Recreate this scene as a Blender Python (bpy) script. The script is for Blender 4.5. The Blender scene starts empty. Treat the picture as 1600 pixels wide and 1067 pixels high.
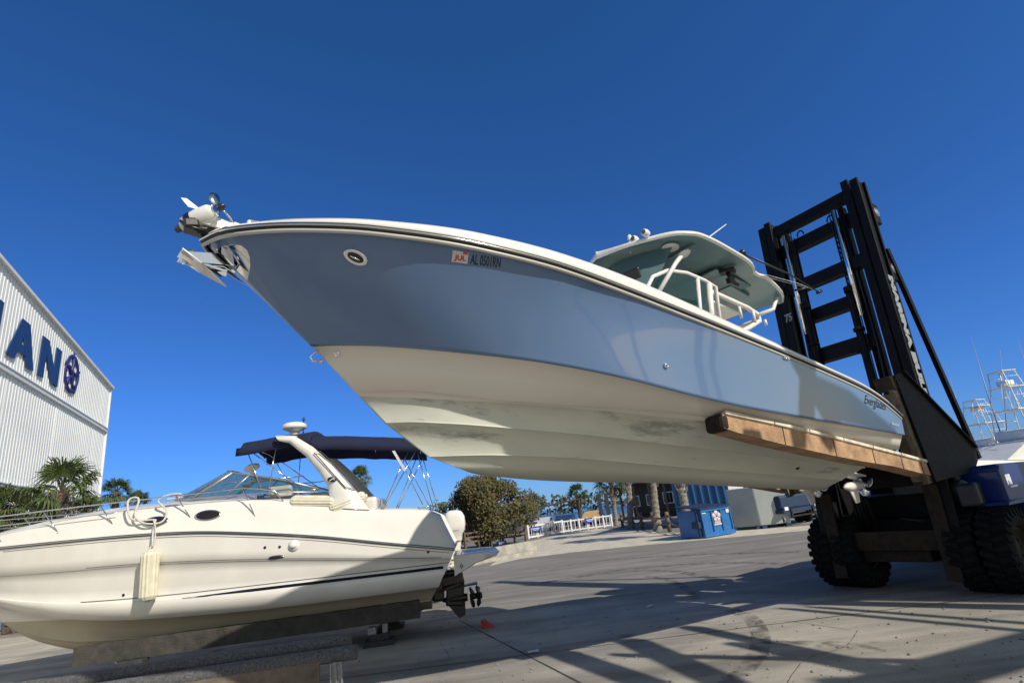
import bpy, bmesh, math, random
import numpy as np
from math import sin, cos, tan, atan, atan2, radians, pi, sqrt
from mathutils import Vector, Matrix, Euler
from mathutils.bvhtree import BVHTree
random.seed(7)
S = bpy.context.scene
COL = S.collection

# ------------------------------------------------------------------ camera
F = 850.0; ROLL = radians(7); PITCH = atan(266 / 850.0); HC = 2.25
fwd = Vector((0, cos(PITCH), sin(PITCH))); up0 = Vector((0, -sin(PITCH), cos(PITCH))); rt0 = Vector((1, 0, 0))
RT = cos(ROLL) * rt0 - sin(ROLL) * up0
UP = sin(ROLL) * rt0 + cos(ROLL) * up0
CP = Vector((0, 0, HC))
cam = bpy.data.cameras.new("camera"); camo = bpy.data.objects.new("camera", cam); COL.objects.link(camo)
m = Matrix((RT, UP, -fwd)).transposed().to_4x4(); m.translation = CP
camo.matrix_world = m
cam.sensor_width = 36; cam.lens = 36 * F / 1600; cam.clip_end = 4000; cam.clip_start = 0.05
S.camera = camo
# ------------------------------------------------------------------ light
AZ = 46; EL = 35.5          # direction in which the light travels: AZ from +Y towards -X
sun_dir = Vector((-sin(radians(AZ)) * cos(radians(EL)), cos(radians(AZ)) * cos(radians(EL)), -sin(radians(EL))))
sl = bpy.data.lights.new("sun", 'SUN'); sl.energy = 4.9; sl.angle = radians(0.55); sl.color = (1.0, 0.93, 0.82)
so = bpy.data.objects.new("sun", sl); COL.objects.link(so)
so.rotation_euler = sun_dir.to_track_quat('-Z', 'Y').to_euler()
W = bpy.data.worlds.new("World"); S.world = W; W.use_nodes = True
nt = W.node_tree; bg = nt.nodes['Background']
sky = nt.nodes.new('ShaderNodeTexSky'); sky.sky_type = 'NISHITA'; sky.sun_disc = False
sky.sun_elevation = radians(EL); sky.sun_rotation = atan2(-sun_dir.x, -sun_dir.y)
sky.altitude = 0; sky.air_density = 1.0; sky.dust_density = 0.15; sky.ozone_density = 8.0
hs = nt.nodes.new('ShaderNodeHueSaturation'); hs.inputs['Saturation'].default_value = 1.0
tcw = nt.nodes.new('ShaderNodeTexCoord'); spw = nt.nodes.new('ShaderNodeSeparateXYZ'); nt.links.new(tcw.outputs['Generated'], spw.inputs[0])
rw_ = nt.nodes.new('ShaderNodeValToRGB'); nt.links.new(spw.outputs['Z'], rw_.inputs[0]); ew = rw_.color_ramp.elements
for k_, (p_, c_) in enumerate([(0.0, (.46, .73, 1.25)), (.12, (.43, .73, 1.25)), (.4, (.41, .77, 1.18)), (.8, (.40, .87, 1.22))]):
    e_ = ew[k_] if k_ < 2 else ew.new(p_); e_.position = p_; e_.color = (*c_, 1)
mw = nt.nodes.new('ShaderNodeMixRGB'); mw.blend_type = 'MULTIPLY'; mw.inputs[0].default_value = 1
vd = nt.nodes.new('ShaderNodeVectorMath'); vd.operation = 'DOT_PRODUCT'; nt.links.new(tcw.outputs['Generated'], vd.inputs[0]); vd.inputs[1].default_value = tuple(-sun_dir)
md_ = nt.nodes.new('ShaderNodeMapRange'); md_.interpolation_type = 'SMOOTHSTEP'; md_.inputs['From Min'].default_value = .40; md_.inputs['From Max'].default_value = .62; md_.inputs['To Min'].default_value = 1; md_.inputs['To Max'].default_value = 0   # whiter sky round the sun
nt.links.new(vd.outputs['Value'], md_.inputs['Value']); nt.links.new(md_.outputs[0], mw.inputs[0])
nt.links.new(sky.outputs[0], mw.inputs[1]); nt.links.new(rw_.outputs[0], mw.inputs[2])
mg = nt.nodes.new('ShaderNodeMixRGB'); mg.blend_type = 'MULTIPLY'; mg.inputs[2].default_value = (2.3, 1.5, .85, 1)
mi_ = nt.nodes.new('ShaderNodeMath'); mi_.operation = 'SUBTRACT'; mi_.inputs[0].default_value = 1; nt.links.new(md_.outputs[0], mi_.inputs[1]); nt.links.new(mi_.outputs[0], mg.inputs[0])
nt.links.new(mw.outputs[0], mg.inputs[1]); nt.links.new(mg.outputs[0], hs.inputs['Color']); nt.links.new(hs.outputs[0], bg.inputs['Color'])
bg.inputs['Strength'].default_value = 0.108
S.view_settings.view_transform = 'Standard'; S.view_settings.look = 'None'; S.view_settings.exposure = -0.12; S.view_settings.gamma = 1
S.render.engine = 'CYCLES'

# ------------------------------------------------------------------ pixel helpers (photo is 1600x1067)
def ray(u, v): return fwd + RT * ((u - 800) / F) + UP * ((533.5 - v) / F)
def G(u, v, z=0.0):
    d = ray(u, v); return CP + d * ((z - HC) / d.z)
def AY(u, v, y):
    d = ray(u, v); return CP + d * (y / d.y)

# ------------------------------------------------------------------ materials
MATS = {}
def mat(name, col, rough=0.5, metal=0.0, var=0.12, vscale=3.0, bump=0.0, bscale=20.0, spec=0.5, coat=0.0, trans=0.0, col2=None, alpha=None):
    if name in MATS: return MATS[name]
    M_ = bpy.data.materials.new(name); M_.use_nodes = True
    n = M_.node_tree; b = n.nodes['Principled BSDF']
    b.inputs['Roughness'].default_value = rough; b.inputs['Metallic'].default_value = metal
    b.inputs['Specular IOR Level'].default_value = spec; b.inputs['Coat Weight'].default_value = coat
    b.inputs['Coat Roughness'].default_value = 0.05
    b.inputs['Transmission Weight'].default_value = trans
    tc = n.nodes.new('ShaderNodeTexCoord')
    if var > 0:
        t = n.nodes.new('ShaderNodeTexNoise'); t.inputs['Scale'].default_value = vscale; t.inputs['Detail'].default_value = 7; t.inputs['Roughness'].default_value = 0.62
        n.links.new(tc.outputs['Object'], t.inputs['Vector'])
        r = n.nodes.new('ShaderNodeValToRGB'); e = r.color_ramp.elements
        c2 = col2 if col2 else tuple(max(0, c * (1 - var)) for c in col)
        c1 = col if col2 else tuple(min(1, c * (1 + var)) for c in col)
        e[0].position = 0.33; e[0].color = (*c2, 1); e[1].position = 0.67; e[1].color = (*c1, 1)
        n.links.new(t.outputs['Fac'], r.inputs['Fac']); n.links.new(r.outputs['Color'], b.inputs['Base Color'])
        mr = n.nodes.new('ShaderNodeMapRange'); mr.inputs['To Min'].default_value = max(0, rough * 0.8); mr.inputs['To Max'].default_value = min(1, rough * 1.25)
        n.links.new(t.outputs['Fac'], mr.inputs['Value']); n.links.new(mr.outputs[0], b.inputs['Roughness'])
    else:
        b.inputs['Base Color'].default_value = (*col, 1)
    if bump > 0:
        t2 = n.nodes.new('ShaderNodeTexNoise'); t2.inputs['Scale'].default_value = bscale; t2.inputs['Detail'].default_value = 5
        n.links.new(tc.outputs['Object'], t2.inputs['Vector'])
        bp = n.nodes.new('ShaderNodeBump'); bp.inputs['Strength'].default_value = bump; bp.inputs['Distance'].default_value = 0.02
        n.links.new(t2.outputs['Fac'], bp.inputs['Height']); n.links.new(bp.outputs[0], b.inputs['Normal'])
    if alpha is not None: b.inputs['Alpha'].default_value = alpha
    MATS[name] = M_; return M_

WHITE = mat('white_gelcoat', (.78, .76, .70), .22, var=.05, vscale=1.5, coat=.3)
CREAM = mat('cream_gelcoat', (.75, .725, .665), .2, var=.05, vscale=1.2, coat=.4)
STEEL = mat('stainless_steel', (.72, .72, .72), .16, 1.0, var=.06, vscale=12)
POLISH = mat('polished_steel', (.82, .82, .84), .06, 1.0, var=.03)
BLACKR = mat('black_rubber', (.018, .018, .018), .55, var=.25, vscale=20)
MAST = mat('black_mast_paint', (.006, .006, .007), .5, spec=.18, var=.35, vscale=4, bump=.15, bscale=60)
MASTD = mat('greasy_black_steel', (.005, .0045, .0045), .6, spec=.2, var=.5, vscale=7, bump=.3, bscale=50)
RUST = mat('rusty_dirty_steel', (.045, .033, .023), .8, var=.5, vscale=9, bump=.4, bscale=40, spec=.2, col2=(.018, .015, .013))
CHROME = mat('chromed_rod', (.8, .8, .8), .12, 1.0, var=.05)
NAVYP = mat('royal_blue_paint', (.012, .035, .16), .3, var=.15, vscale=3, coat=.3)
TIMBER = mat('fork_timber', (.50, .31, .17), .85, var=.3, vscale=4, bump=.7, bscale=30, col2=(.24, .15, .09))
PAD = mat('pale_pad_timber', (.62, .56, .45), .8, var=.3, vscale=8, bump=.4, bscale=40)
CANVAS = mat('navy_canvas', (.007, .011, .040), .9, var=.25, vscale=9, bump=.25, bscale=60)
CANVASL = mat('black_decal', (.008, .008, .010), .5, var=0)
SEAFOAM = mat('seafoam_underside', (.15, .26, .27), .25, var=.08, vscale=2, coat=.2)
PLASTIC = mat('white_plastic', (.72, .71, .68), .35, var=.05)
BLACKP = mat('black_plastic', (.015, .015, .016), .35, var=.2)
ORANGE = mat('orange_plastic', (.40, .045, .012), .6, var=.2, vscale=10)
GALV = mat('galvanised_steel', (.33, .34, .35), .5, .6, var=.3, vscale=14)
CARPET = mat('worn_carpet', (.12, .12, .125), .95, var=.5, vscale=30, bump=1.0, bscale=120)
BEAMG = mat('weathered_beam', (.055, .050, .043), .9, var=.35, vscale=5, bump=.6, bscale=40)
TYRE = mat('dusty_tyre', (.009, .0085, .008), .9, spec=.15, var=.4, vscale=9, bump=.3, bscale=40)

def glass(name, col, rough=.03, alpha=.55):
    M_ = bpy.data.materials.new(name); M_.use_nodes = True; n = M_.node_tree; b = n.nodes['Principled BSDF']
    b.inputs['Base Color'].default_value = (*col, 1); b.inputs['Roughness'].default_value = rough
    b.inputs['Transmission Weight'].default_value = 0.0; b.inputs['Alpha'].default_value = alpha; b.inputs['Specular IOR Level'].default_value = .8
    return M_
TINT = glass('tinted_glass', (.015, .05, .05), alpha=.62)
CLEARG = glass('windshield_glass', (.03, .09, .09), alpha=.5)
DARKG = glass('dark_port_glass', (.02, .012, .01), alpha=1)

def hullmat(name, top, mid, bot, zmid=None, l0=.62, l1=.04, smudge=True):
    """painted hull: mid colour above the painted waterline, bottom paint below (object Z)"""
    M_ = bpy.data.materials.new(name); M_.use_nodes = True; n = M_.node_tree; b = n.nodes['Principled BSDF']
    N = n.nodes.new; L = n.links.new
    tc = N('ShaderNodeTexCoord'); sp = N('ShaderNodeSeparateXYZ'); L(tc.outputs['Object'], sp.inputs[0])
    li = N('ShaderNodeMath'); li.operation = 'MULTIPLY_ADD'; L(sp.outputs['X'], li.inputs[0]); li.inputs[1].default_value = -l1; li.inputs[2].default_value = -l0
    ad = N('ShaderNodeMath'); ad.operation = 'ADD'; L(sp.outputs['Z'], ad.inputs[0]); L(li.outputs[0], ad.inputs[1])
    st = N('ShaderNodeMapRange'); st.inputs['From Min'].default_value = -.004; st.inputs['From Max'].default_value = .004; L(ad.outputs[0], st.inputs['Value'])
    # bottom paint with stains
    no = N('ShaderNodeTexNoise'); no.inputs['Scale'].default_value = 1.3; no.inputs['Detail'].default_value = 9; no.inputs['Roughness'].default_value = .65
    mp = N('ShaderNodeMapping'); mp.inputs['Scale'].default_value = (.55, 1, 2.2); L(tc.outputs['Object'], mp.inputs[0]); L(mp.outputs[0], no.inputs['Vector'])
    r1 = N('ShaderNodeValToRGB'); e = r1.color_ramp.elements; e[0].position = .30; e[0].color = (*[c * .78 for c in bot], 1); e[1].position = .62; e[1].color = (*bot, 1)
    x = r1.color_ramp.elements.new(.45); x.color = (*[c * .93 for c in bot], 1)
    L(no.outputs['Fac'], r1.inputs[0])
    # dark scuffs
    n2 = N('ShaderNodeTexNoise'); n2.inputs['Scale'].default_value = .9; n2.inputs['Detail'].default_value = 10; n2.inputs['Roughness'].default_value = .72
    m2 = N('ShaderNodeMapping'); m2.inputs['Scale'].default_value = (.6, 1.6, 3.4); m2.inputs['Location'].default_value = (3.1, 1.2, .4); L(tc.outputs['Object'], m2.inputs[0]); L(m2.outputs[0], n2.inputs['Vector'])
    r2 = N('ShaderNodeMapRange'); r2.inputs['From Min'].default_value = .57; r2.inputs['From Max'].default_value = .66; L(n2.outputs['Fac'], r2.inputs['Value'])
    r2.inputs['To Max'].default_value = .75 if smudge else .15
    mx = N('ShaderNodeMixRGB'); L(r2.outputs[0], mx.inputs[0]); L(r1.outputs[0], mx.inputs[1]); mx.inputs[2].default_value = (.22, .23, .20, 1)
    # keel grime: near the centreline
    kz = N('ShaderNodeMapRange'); L(sp.outputs['Z'], kz.inputs['Value']); kz.inputs['From Min'].default_value = .16; kz.inputs['From Max'].default_value = 0.0; kz.inputs['To Max'].default_value = .7 if smudge else 0
    kn = N('ShaderNodeMath'); kn.operation = 'MULTIPLY'; L(kz.outputs[0], kn.inputs[0]); L(no.outputs['Fac'], kn.inputs[1])
    m3 = N('ShaderNodeMixRGB'); L(kn.outputs[0], m3.inputs[0]); L(mx.outputs[0], m3.inputs[1]); m3.inputs[2].default_value = (.10, .09, .07, 1)
    fm = N('ShaderNodeMixRGB'); L(st.outputs[0], fm.inputs[0]); L(m3.outputs[0], fm.inputs[1]); fm.inputs[2].default_value = (*mid, 1)
    L(fm.outputs[0], b.inputs['Base Color'])
    rr = N('ShaderNodeMapRange'); L(st.outputs[0], rr.inputs['Value']); rr.inputs['To Min'].default_value = .6; rr.inputs['To Max'].default_value = .22; L(rr.outputs[0], b.inputs['Roughness'])
    bp = N('ShaderNodeBump'); bp.inputs['Strength'].default_value = .12; bp.inputs['Distance'].default_value = .01; L(n2.outputs['Fac'], bp.inputs['Height']); L(bp.outputs[0], b.inputs['Normal'])
    return M_
HULLW = hullmat('white_and_bottom_paint', None, (.78, .74, .66), (.62, .63, .54), l0=.70, l1=.009)
BLUEH = mat('steel_blue_gelcoat', (.098, .172, .315), .18, 0.0, var=.03, vscale=.6, spec=.45, coat=.75, bump=.035, bscale=1.1)
BLUEH.node_tree.nodes['Principled BSDF'].inputs['Coat Roughness'].default_value = .04
CRUH = hullmat('cream_hull_paint', None, (.75, .725, .665), (.48, .43, .32), l0=.62, l1=.035, smudge=False)

# ------------------------------------------------------------------ object helpers
def link(o, parent=None):
    COL.objects.link(o)
    if parent: o.parent = parent
    return o
def tag(o, label, cat, group=None):
    o['label'] = label; o['category'] = cat
    if group: o['group'] = group
    return o
def thing(name, label, cat, M_=None, loc=(0, 0, 0), rz=0, group=None):
    o = bpy.data.objects.new(name, None); o.empty_display_size = .2
    link(o)
    if M_ is not None: o.matrix_world = M_
    else: o.location = loc; o.rotation_euler = (0, 0, rz)
    return tag(o, label, cat, group)

class B:
    def __init__(s): s.b = bmesh.new(); s.mi = 0
    def _f(s, fs, smooth=False):
        for f in fs: f.material_index = s.mi; f.smooth = smooth
    def box(s, c, d, rot=None, bev=0.0, M_=None):
        """c centre, d full dims, rot Euler tuple or Matrix"""
        r = bmesh.ops.create_cube(s.b, size=1.0); vs = r['verts']
        T = Matrix.Translation(Vector(c))
        if rot is not None: T = T @ (rot.to_4x4() if isinstance(rot, Matrix) else Euler(rot).to_matrix().to_4x4())
        T = T @ Matrix.Diagonal((*d, 1))
        if M_ is not None: T = M_ @ T
        bmesh.ops.transform(s.b, matrix=T, verts=vs)
        fs = list({f for v in vs for f in v.link_faces}); s._f(fs)
        if bev > 0:
            es = list({e for v in vs for e in v.link_edges})
            rr = bmesh.ops.bevel(s.b, geom=es, offset=bev, segments=2, affect='EDGES', profile=.5)
            s._f(rr['faces'])
        return s
    def bar(s, a, b_, wd, ht, bev=0.0, upv=(0, 0, 1), off=0):
        a = Vector(a); b_ = Vector(b_); x = (b_ - a); L = x.length; x.normalize(); u = Vector(upv)
        y = u.cross(x).normalized(); z = x.cross(y)
        R_ = Matrix((x, y, z)).transposed()
        return s.box((a + b_) / 2 + z * off, (L, wd, ht), R_, bev)
    def tube(s, pts, r, n=8, closed=False, cap=True, sm=True):
        pts = [Vector(p) for p in pts]; k = len(pts); rings = []
        rr = r if hasattr(r, '__len__') else [r] * k
        prev = None
        for i, p in enumerate(pts):
            if closed: t = (pts[(i + 1) % k] - pts[i - 1])
            else: t = pts[min(i + 1, k - 1)] - pts[max(i - 1, 0)]
            t.normalize()
            if prev is None:
                a = Vector((0, 0, 1)) if abs(t.z) < .9 else Vector((1, 0, 0))
                x = t.cross(a).normalized()
            else: x = (prev - t * prev.dot(t)).normalized()
            prev = x; y = t.cross(x)
            rings.append([s.b.verts.new(p + (x * cos(2 * pi * j / n) + y * sin(2 * pi * j / n)) * rr[i]) for j in range(n)])
        fs = []
        for i in range(k if closed else k - 1):
            A = rings[i]; C_ = rings[(i + 1) % k]
            for j in range(n): fs.append(s.b.faces.new((A[j], A[(j + 1) % n], C_[(j + 1) % n], C_[j])))
        s._f(fs, sm)
        if cap and not closed:
            s._f([s.b.faces.new(rings[0][::-1]), s.b.faces.new(rings[-1])])
        return s
    def cyl(s, a, b_, r, r2=None, n=16): return s.tube([a, b_], [r, r if r2 is None else r2], n)
    def lathe(s, prof, c=(0, 0, 0), axis=(0, 0, 1), n=20, sm=True):
        """prof: list of (radius, height along axis)"""
        ax = Vector(axis).normalized(); a = Vector((0, 0, 1)) if abs(ax.z) < .9 else Vector((1, 0, 0))
        x = ax.cross(a).normalized(); y = ax.cross(x); c = Vector(c); rings = []
        for r, h in prof: rings.append([s.b.verts.new(c + ax * h + (x * cos(2 * pi * j / n) + y * sin(2 * pi * j / n)) * max(r, 1e-4)) for j in range(n)])
        fs = []
        for i in range(len(prof) - 1):
            for j in range(n): fs.append(s.b.faces.new((rings[i][j], rings[i][(j + 1) % n], rings[i + 1][(j + 1) % n], rings[i + 1][j])))
        s._f(fs, sm); return s
    def grid(s, rows, sm=True, closeu=False):
        V = [[s.b.verts.new(Vector(p)) for p in r] for r in rows]; fs = []
        for i in range(len(V) - 1):
            for j in range(len(V[0]) - (0 if closeu else 1)):
                j2 = (j + 1) % len(V[0])
                try: fs.append(s.b.faces.new((V[i][j], V[i][j2], V[i + 1][j2], V[i + 1][j])))
                except ValueError: pass
        s._f(fs, sm); return fs
    def poly(s, pts, d=None):
        """polygon, extruded by vector d"""
        v = [s.b.verts.new(Vector(p)) for p in pts]; f = s.b.faces.new(v); s._f([f])
        if d is not None:
            v2 = [s.b.verts.new(Vector(p) + Vector(d)) for p in pts]; s._f([s.b.faces.new(v2[::-1])])
            k = len(v); s._f([s.b.faces.new((v[i], v2[i], v2[(i + 1) % k], v[(i + 1) % k])) for i in range(k)])
        return s
    def sph(s, c, r, sc=(1, 1, 1), rot=None, n=14):
        R_ = Matrix.Translation(Vector(c)) @ (Euler(rot).to_matrix().to_4x4() if rot else Matrix.Identity(4)) @ Matrix.Diagonal((r * sc[0], r * sc[1], r * sc[2], 1))
        q = bmesh.ops.create_uvsphere(s.b, u_segments=n, v_segments=n // 2 + 2, radius=1, matrix=R_)
        s._f(list({f for v in q['verts'] for f in v.link_faces}), True); return s
    def build(s, name, mats, parent=None, weld=True, normals=True):
        if weld: bmesh.ops.remove_doubles(s.b, verts=s.b.verts, dist=1e-5)
        if normals: bmesh.ops.recalc_face_normals(s.b, faces=s.b.faces)
        me = bpy.data.meshes.new(name); s.b.to_mesh(me); s.b.free()
        for m_ in (mats if isinstance(mats, (list, tuple)) else [mats]): me.materials.append(m_)
        return link(bpy.data.objects.new(name, me), parent)

def pch(xs, ys):
    """smooth monotone interpolation"""
    xs = np.array(xs, float); ys = np.array(ys, float); h = np.diff(xs); d = np.diff(ys) / h; mm = np.zeros_like(xs)
    mm[0] = d[0]; mm[-1] = d[-1]
    for i in range(1, len(xs) - 1):
        if d[i - 1] * d[i] > 0:
            w1 = 2 * h[i] + h[i - 1]; w2 = h[i] + 2 * h[i - 1]; mm[i] = (w1 + w2) / (w1 / d[i - 1] + w2 / d[i])
    def f(x):
        i = int(min(max(np.searchsorted(xs, x) - 1, 0), len(xs) - 2)); t = (x - xs[i]) / h[i]
        t = min(max(t, 0), 1)
        return float((2 * t**3 - 3 * t**2 + 1) * ys[i] + (t**3 - 2 * t**2 + t) * h[i] * mm[i] + (-2 * t**3 + 3 * t**2) * ys[i + 1] + (t**3 - t**2) * h[i] * mm[i + 1])
    return f

def textmesh(txt, size=1.0, bold=0.0, xs=1.0, shear=0.0):
    """returns a bmesh of flat text in the XY plane"""
    c = bpy.data.curves.new('t', 'FONT'); c.body = txt; c.size = size; c.offset = bold; c.shear = shear; c.resolution_u = 3
    o = bpy.data.objects.new('t', c); COL.objects.link(o)
    dg = bpy.context.evaluated_depsgraph_get(); me = bpy.data.meshes.new_from_object(o.evaluated_get(dg))
    b = bmesh.new(); b.from_mesh(me); bpy.data.objects.remove(o); bpy.data.curves.remove(c); bpy.data.meshes.remove(me)
    for v in b.verts: v.co.x *= xs
    return b
def put_text(txt, M_, material, parent, name='lettering', size=1.0, bold=0.0, xs=1.0, shear=0.0):
    b = textmesh(txt, size, bold, xs, shear); b.transform(M_)
    me = bpy.data.meshes.new(name); b.to_mesh(me); b.free(); me.materials.append(material)
    return link(bpy.data.objects.new(name, me), parent)
def copy_tree(o, parent=None):
    c = o.copy(); COL.objects.link(c)
    if parent: c.parent = parent
    for ch in [x for x in KIDS(o)]: copy_tree(ch, c)
    return c
def KIDS(o): return [x for x in list(COL.objects) if x.parent == o]

# ================================================================== CENTRE CONSOLE BOAT ON THE FORKS
O = Vector((5.3303, 10.6188, 1.9294))
bf = Vector((-0.83005408, -0.54608213, 0.11315711)); bp_ = Vector((0.54519352, -0.83728633, -0.04142016)); bw = Vector((0.11736371, 0.02731155, 0.99271337))
MB = Matrix((bf, bp_, bw)).transposed().to_4x4(); MB.translation = O
boat = thing('centre_console_boat', 'steel blue and white centre console fishing boat lifted on the forklift', 'motorboat', MB)

sheer_v = pch([0, 2, 4, 5, 6, 7, 8, 9, 9.6, 10, 10.3, 10.43], [1.58, 1.63, 1.65, 1.66, 1.66, 1.65, 1.55, 1.27, .95, .65, .30, 0])
sheer_w = pch([0, .3, .6, 1, 2, 3, 4, 5, 6, 7, 8, 9, 9.6, 10, 10.3, 10.43], [1.18, 1.31, 1.41, 1.50, 1.63, 1.74, 1.84, 1.935, 2.03, 2.105, 2.135, 2.155, 2.17, 2.18, 2.20, 2.22])
cap_h = pch([0, .6, 2, 3, 4, 5, 6, 7, 8, 9, 10, 10.43], [.10, .11, .11, .13, .155, .19, .21, .19, .17, .13, .09, .06])
kn_v = pch([0, 2, 4, 5, 6, 7, 8, 8.7, 9.23], [1.54, 1.58, 1.57, 1.53, 1.42, 1.17, .78, .40, 0])
kn_w = pch([0, 2, 4, 5, 6, 7, 8, 8.7, 9.23], [.87, .86, .87, .92, 1.025, 1.13, 1.20, 1.25, 1.275])
ch_v = pch([0, 3, 4, 5, 6, 7, 7.6, 8.2, 8.7], [1.44, 1.41, 1.34, 1.20, 1.0, .76, .57, .34, 0])
ch_w = pch([0, 2, 3, 4, 5, 6, 7, 7.6, 8.2, 8.7], [.66, .71, .755, .785, .80, .79, .78, .82, .855, .81])
s2_v = pch([0, 4, 5, 6, 7, 7.6, 8.0, 8.35], [.84, .80, .76, .66, .50, .34, .18, 0])
s2_w = pch([0, 4, 5, 6, 7, 7.6, 8.0, 8.35], [.40, .45, .475, .50, .515, .53, .535, .51])
s1_v = pch([0, 5, 6, 7, 7.8], [.42, .40, .35, .21, 0])
s1_w = pch([0, 5, 6, 7, 7.8], [.22, .24, .25, .23, .17])
ke_w = pch([0, 4, 6.2, 7.12, 7.55, 7.87], [.05, .02, -.03, .0, .08, .2])

NS = 72
SS = [1 - (1 - i / NS) ** 1.35 for i in range(NS + 1)]
def cvpts(vf, wf, uend):
    return [Vector((uend * t, max(vf(uend * t), 0.0) if t < .99999 else 0.0, wf(uend * t))) for t in SS]
KE = [Vector((7.25 * t, 0, ke_w(7.25 * t))) for t in SS]
S1 = cvpts(s1_v, s1_w, 7.8); S2 = cvpts(s2_v, s2_w, 8.35); CH = cvpts(ch_v, ch_w, 8.7); KN = cvpts(kn_v, kn_w, 9.23); RL = cvpts(sheer_v, sheer_w, 10.43)
def between(A_, B_, t, e=1.0): return [Vector((a.x + (b.x - a.x) * t, a.y + (b.y - a.y) * t ** e, a.z + (b.z - a.z) * t)) for a, b in zip(A_, B_)]
def sh(A_, dv, dw): return [Vector((a.x, max(a.y + dv, 0) if a.y > .03 else a.y, a.z + dw)) for a in A_]
hb = B()
def side(curves, mi, sm=True):
    for sgn in (1, -1):
        hb.mi = mi; hb.grid([[Vector((p.x, p.y * sgn, p.z)) for p in c] for c in curves], sm)
# bottom: keel -> strake 1 -> strake 2 -> chine, each strake with its small flat
def strake(c, wd=.035, dp=.013): return [Vector((p.x, max(p.y - wd * min(1, p.y * 4), 0), p.z - dp * min(1, p.y * 4))) for p in c]
def strake2(c, dp=.015): return [Vector((p.x, p.y, p.z - dp * min(1, p.y * 4))) for p in c]
side([KE, between(KE, S1, .5), strake(S1)], 0); side([strake(S1), strake2(S1)], 0, False); side([strake2(S1), S1], 0, False)
side([S1, between(S1, S2, .5), strake(S2)], 0); side([strake(S2), strake2(S2)], 0, False); side([strake2(S2), S2], 0, False)
CHi = [Vector((p.x, max(p.y - .10 * min(1, p.y * 2), 0), p.z - .012 * min(1, p.y * 3))) for p in CH]
side([S2, between(S2, CHi, .5), CHi], 0); side([CHi, strake2(CH, .02)], 0, False)
side([strake2(CH, .02), between(CH, KN, .5, 1.0), KN], 0)
KNo = [Vector((p.x, p.y + .035 * min(1, p.y * 6), p.z - .012)) for p in KN]
side([KN, KNo], 0, False)
# topsides with flare growing forward
e_of = pch([0, 2.5, 4, 5, 6.3, 7.3, 8.2, 8.8, 9.2, 10.5], [.95, 1.2, 2.6, 4.2, 4.2, 2.5, 1.5, 1.05, 1.0, 1.0])
rows = [KNo]
for j in range(1, 25):
    t = j / 24; r = []
    for i, (a, b) in enumerate(zip(KNo, RL)):
        e = e_of(b.x)
        r.append(Vector((a.x + (b.x - a.x) * t, a.y + (b.y - a.y) * t ** e, a.z + (b.z - a.z) * t)))
    rows.append(r)
side(rows, 1)
# transom
for (cl, mi) in (([KE, strake(S1), strake2(S1), S1, strake(S2), strake2(S2), S2, CHi, strake2(CH, .02), KN], 0), (rows, 1)):
    hb.mi = mi
    st = [c[0] for c in cl]
    hb.grid([[Vector((p.x + .001, p.y * k, p.z)) for p in st] for k in (1, .6, .2, -.2, -.6, -1)], False)
hull = hb.build('hull', [HULLW, BLUEH], boat)
hull['label'] = 'steel blue topsides over a white and grey-green bottom'

MBi = MB.inverted()
_bm = bmesh.new(); _bm.from_mesh(hull.data); HT = BVHTree.FromBMesh(_bm)
def pickl(px, py, bvh=None, Mi=None):
    Mi = Mi or MBi; o = Mi @ CP; d = (Mi.to_3x3() @ ray(px, py)).normalized()
    h = (bvh or HT).ray_cast(o, d); return h[0], h[1]
def side_hit(u, w, off=.004, bvh=None):
    h = (bvh or HT).ray_cast(Vector((u, 6, w)), Vector((0, -1, 0)))
    if h[0] is None: return None
    n = h[1] if h[1].y > 0 else -h[1]
    return h[0] + n * off
def decal(b, A_, B_, C_, material, parent, name, off=.004, bvh=None, flat=True):
    """b: bmesh in XY plane; A left-bottom, B right-bottom, C left-top pixel corners of its bounding box, laid on the hull side"""
    xs = [v.co.x for v in b.verts]; ys = [v.co.y for v in b.verts]; x0, x1, y0, y1 = min(xs), max(xs), min(ys), max(ys)
    bmesh.ops.triangulate(b, faces=b.faces)
    bmesh.ops.subdivide_edges(b, edges=[e for e in b.edges if e.calc_length() > (x1 - x0) / 6], cuts=2)
    for v in b.verts:
        s = (v.co.x - x0) / (x1 - x0); t = (v.co.y - y0) / (y1 - y0)
        u = A_[0] + (B_[0] - A_[0]) * s + (C_[0] - A_[0]) * t; w = A_[2] + (B_[2] - A_[2]) * s + (C_[2] - A_[2]) * t
        h = side_hit(u, w, off, bvh)
        v.co = h if h is not None else Vector((u, A_[1], w))
    me = bpy.data.meshes.new(name); b.to_mesh(me); b.free(); me.materials.append(material)
    return link(bpy.data.objects.new(name, me), parent)
def rectbm(n=8):
    b = bmesh.new(); bmesh.ops.create_grid(b, x_segments=n, y_segments=n, size=.5); return b
def pxdecal(b, a, bb, c, material, parent, name, off=.004):
    return decal(b, pickl(*a)[0], pickl(*bb)[0], pickl(*c)[0], material, parent, name, off)

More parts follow.
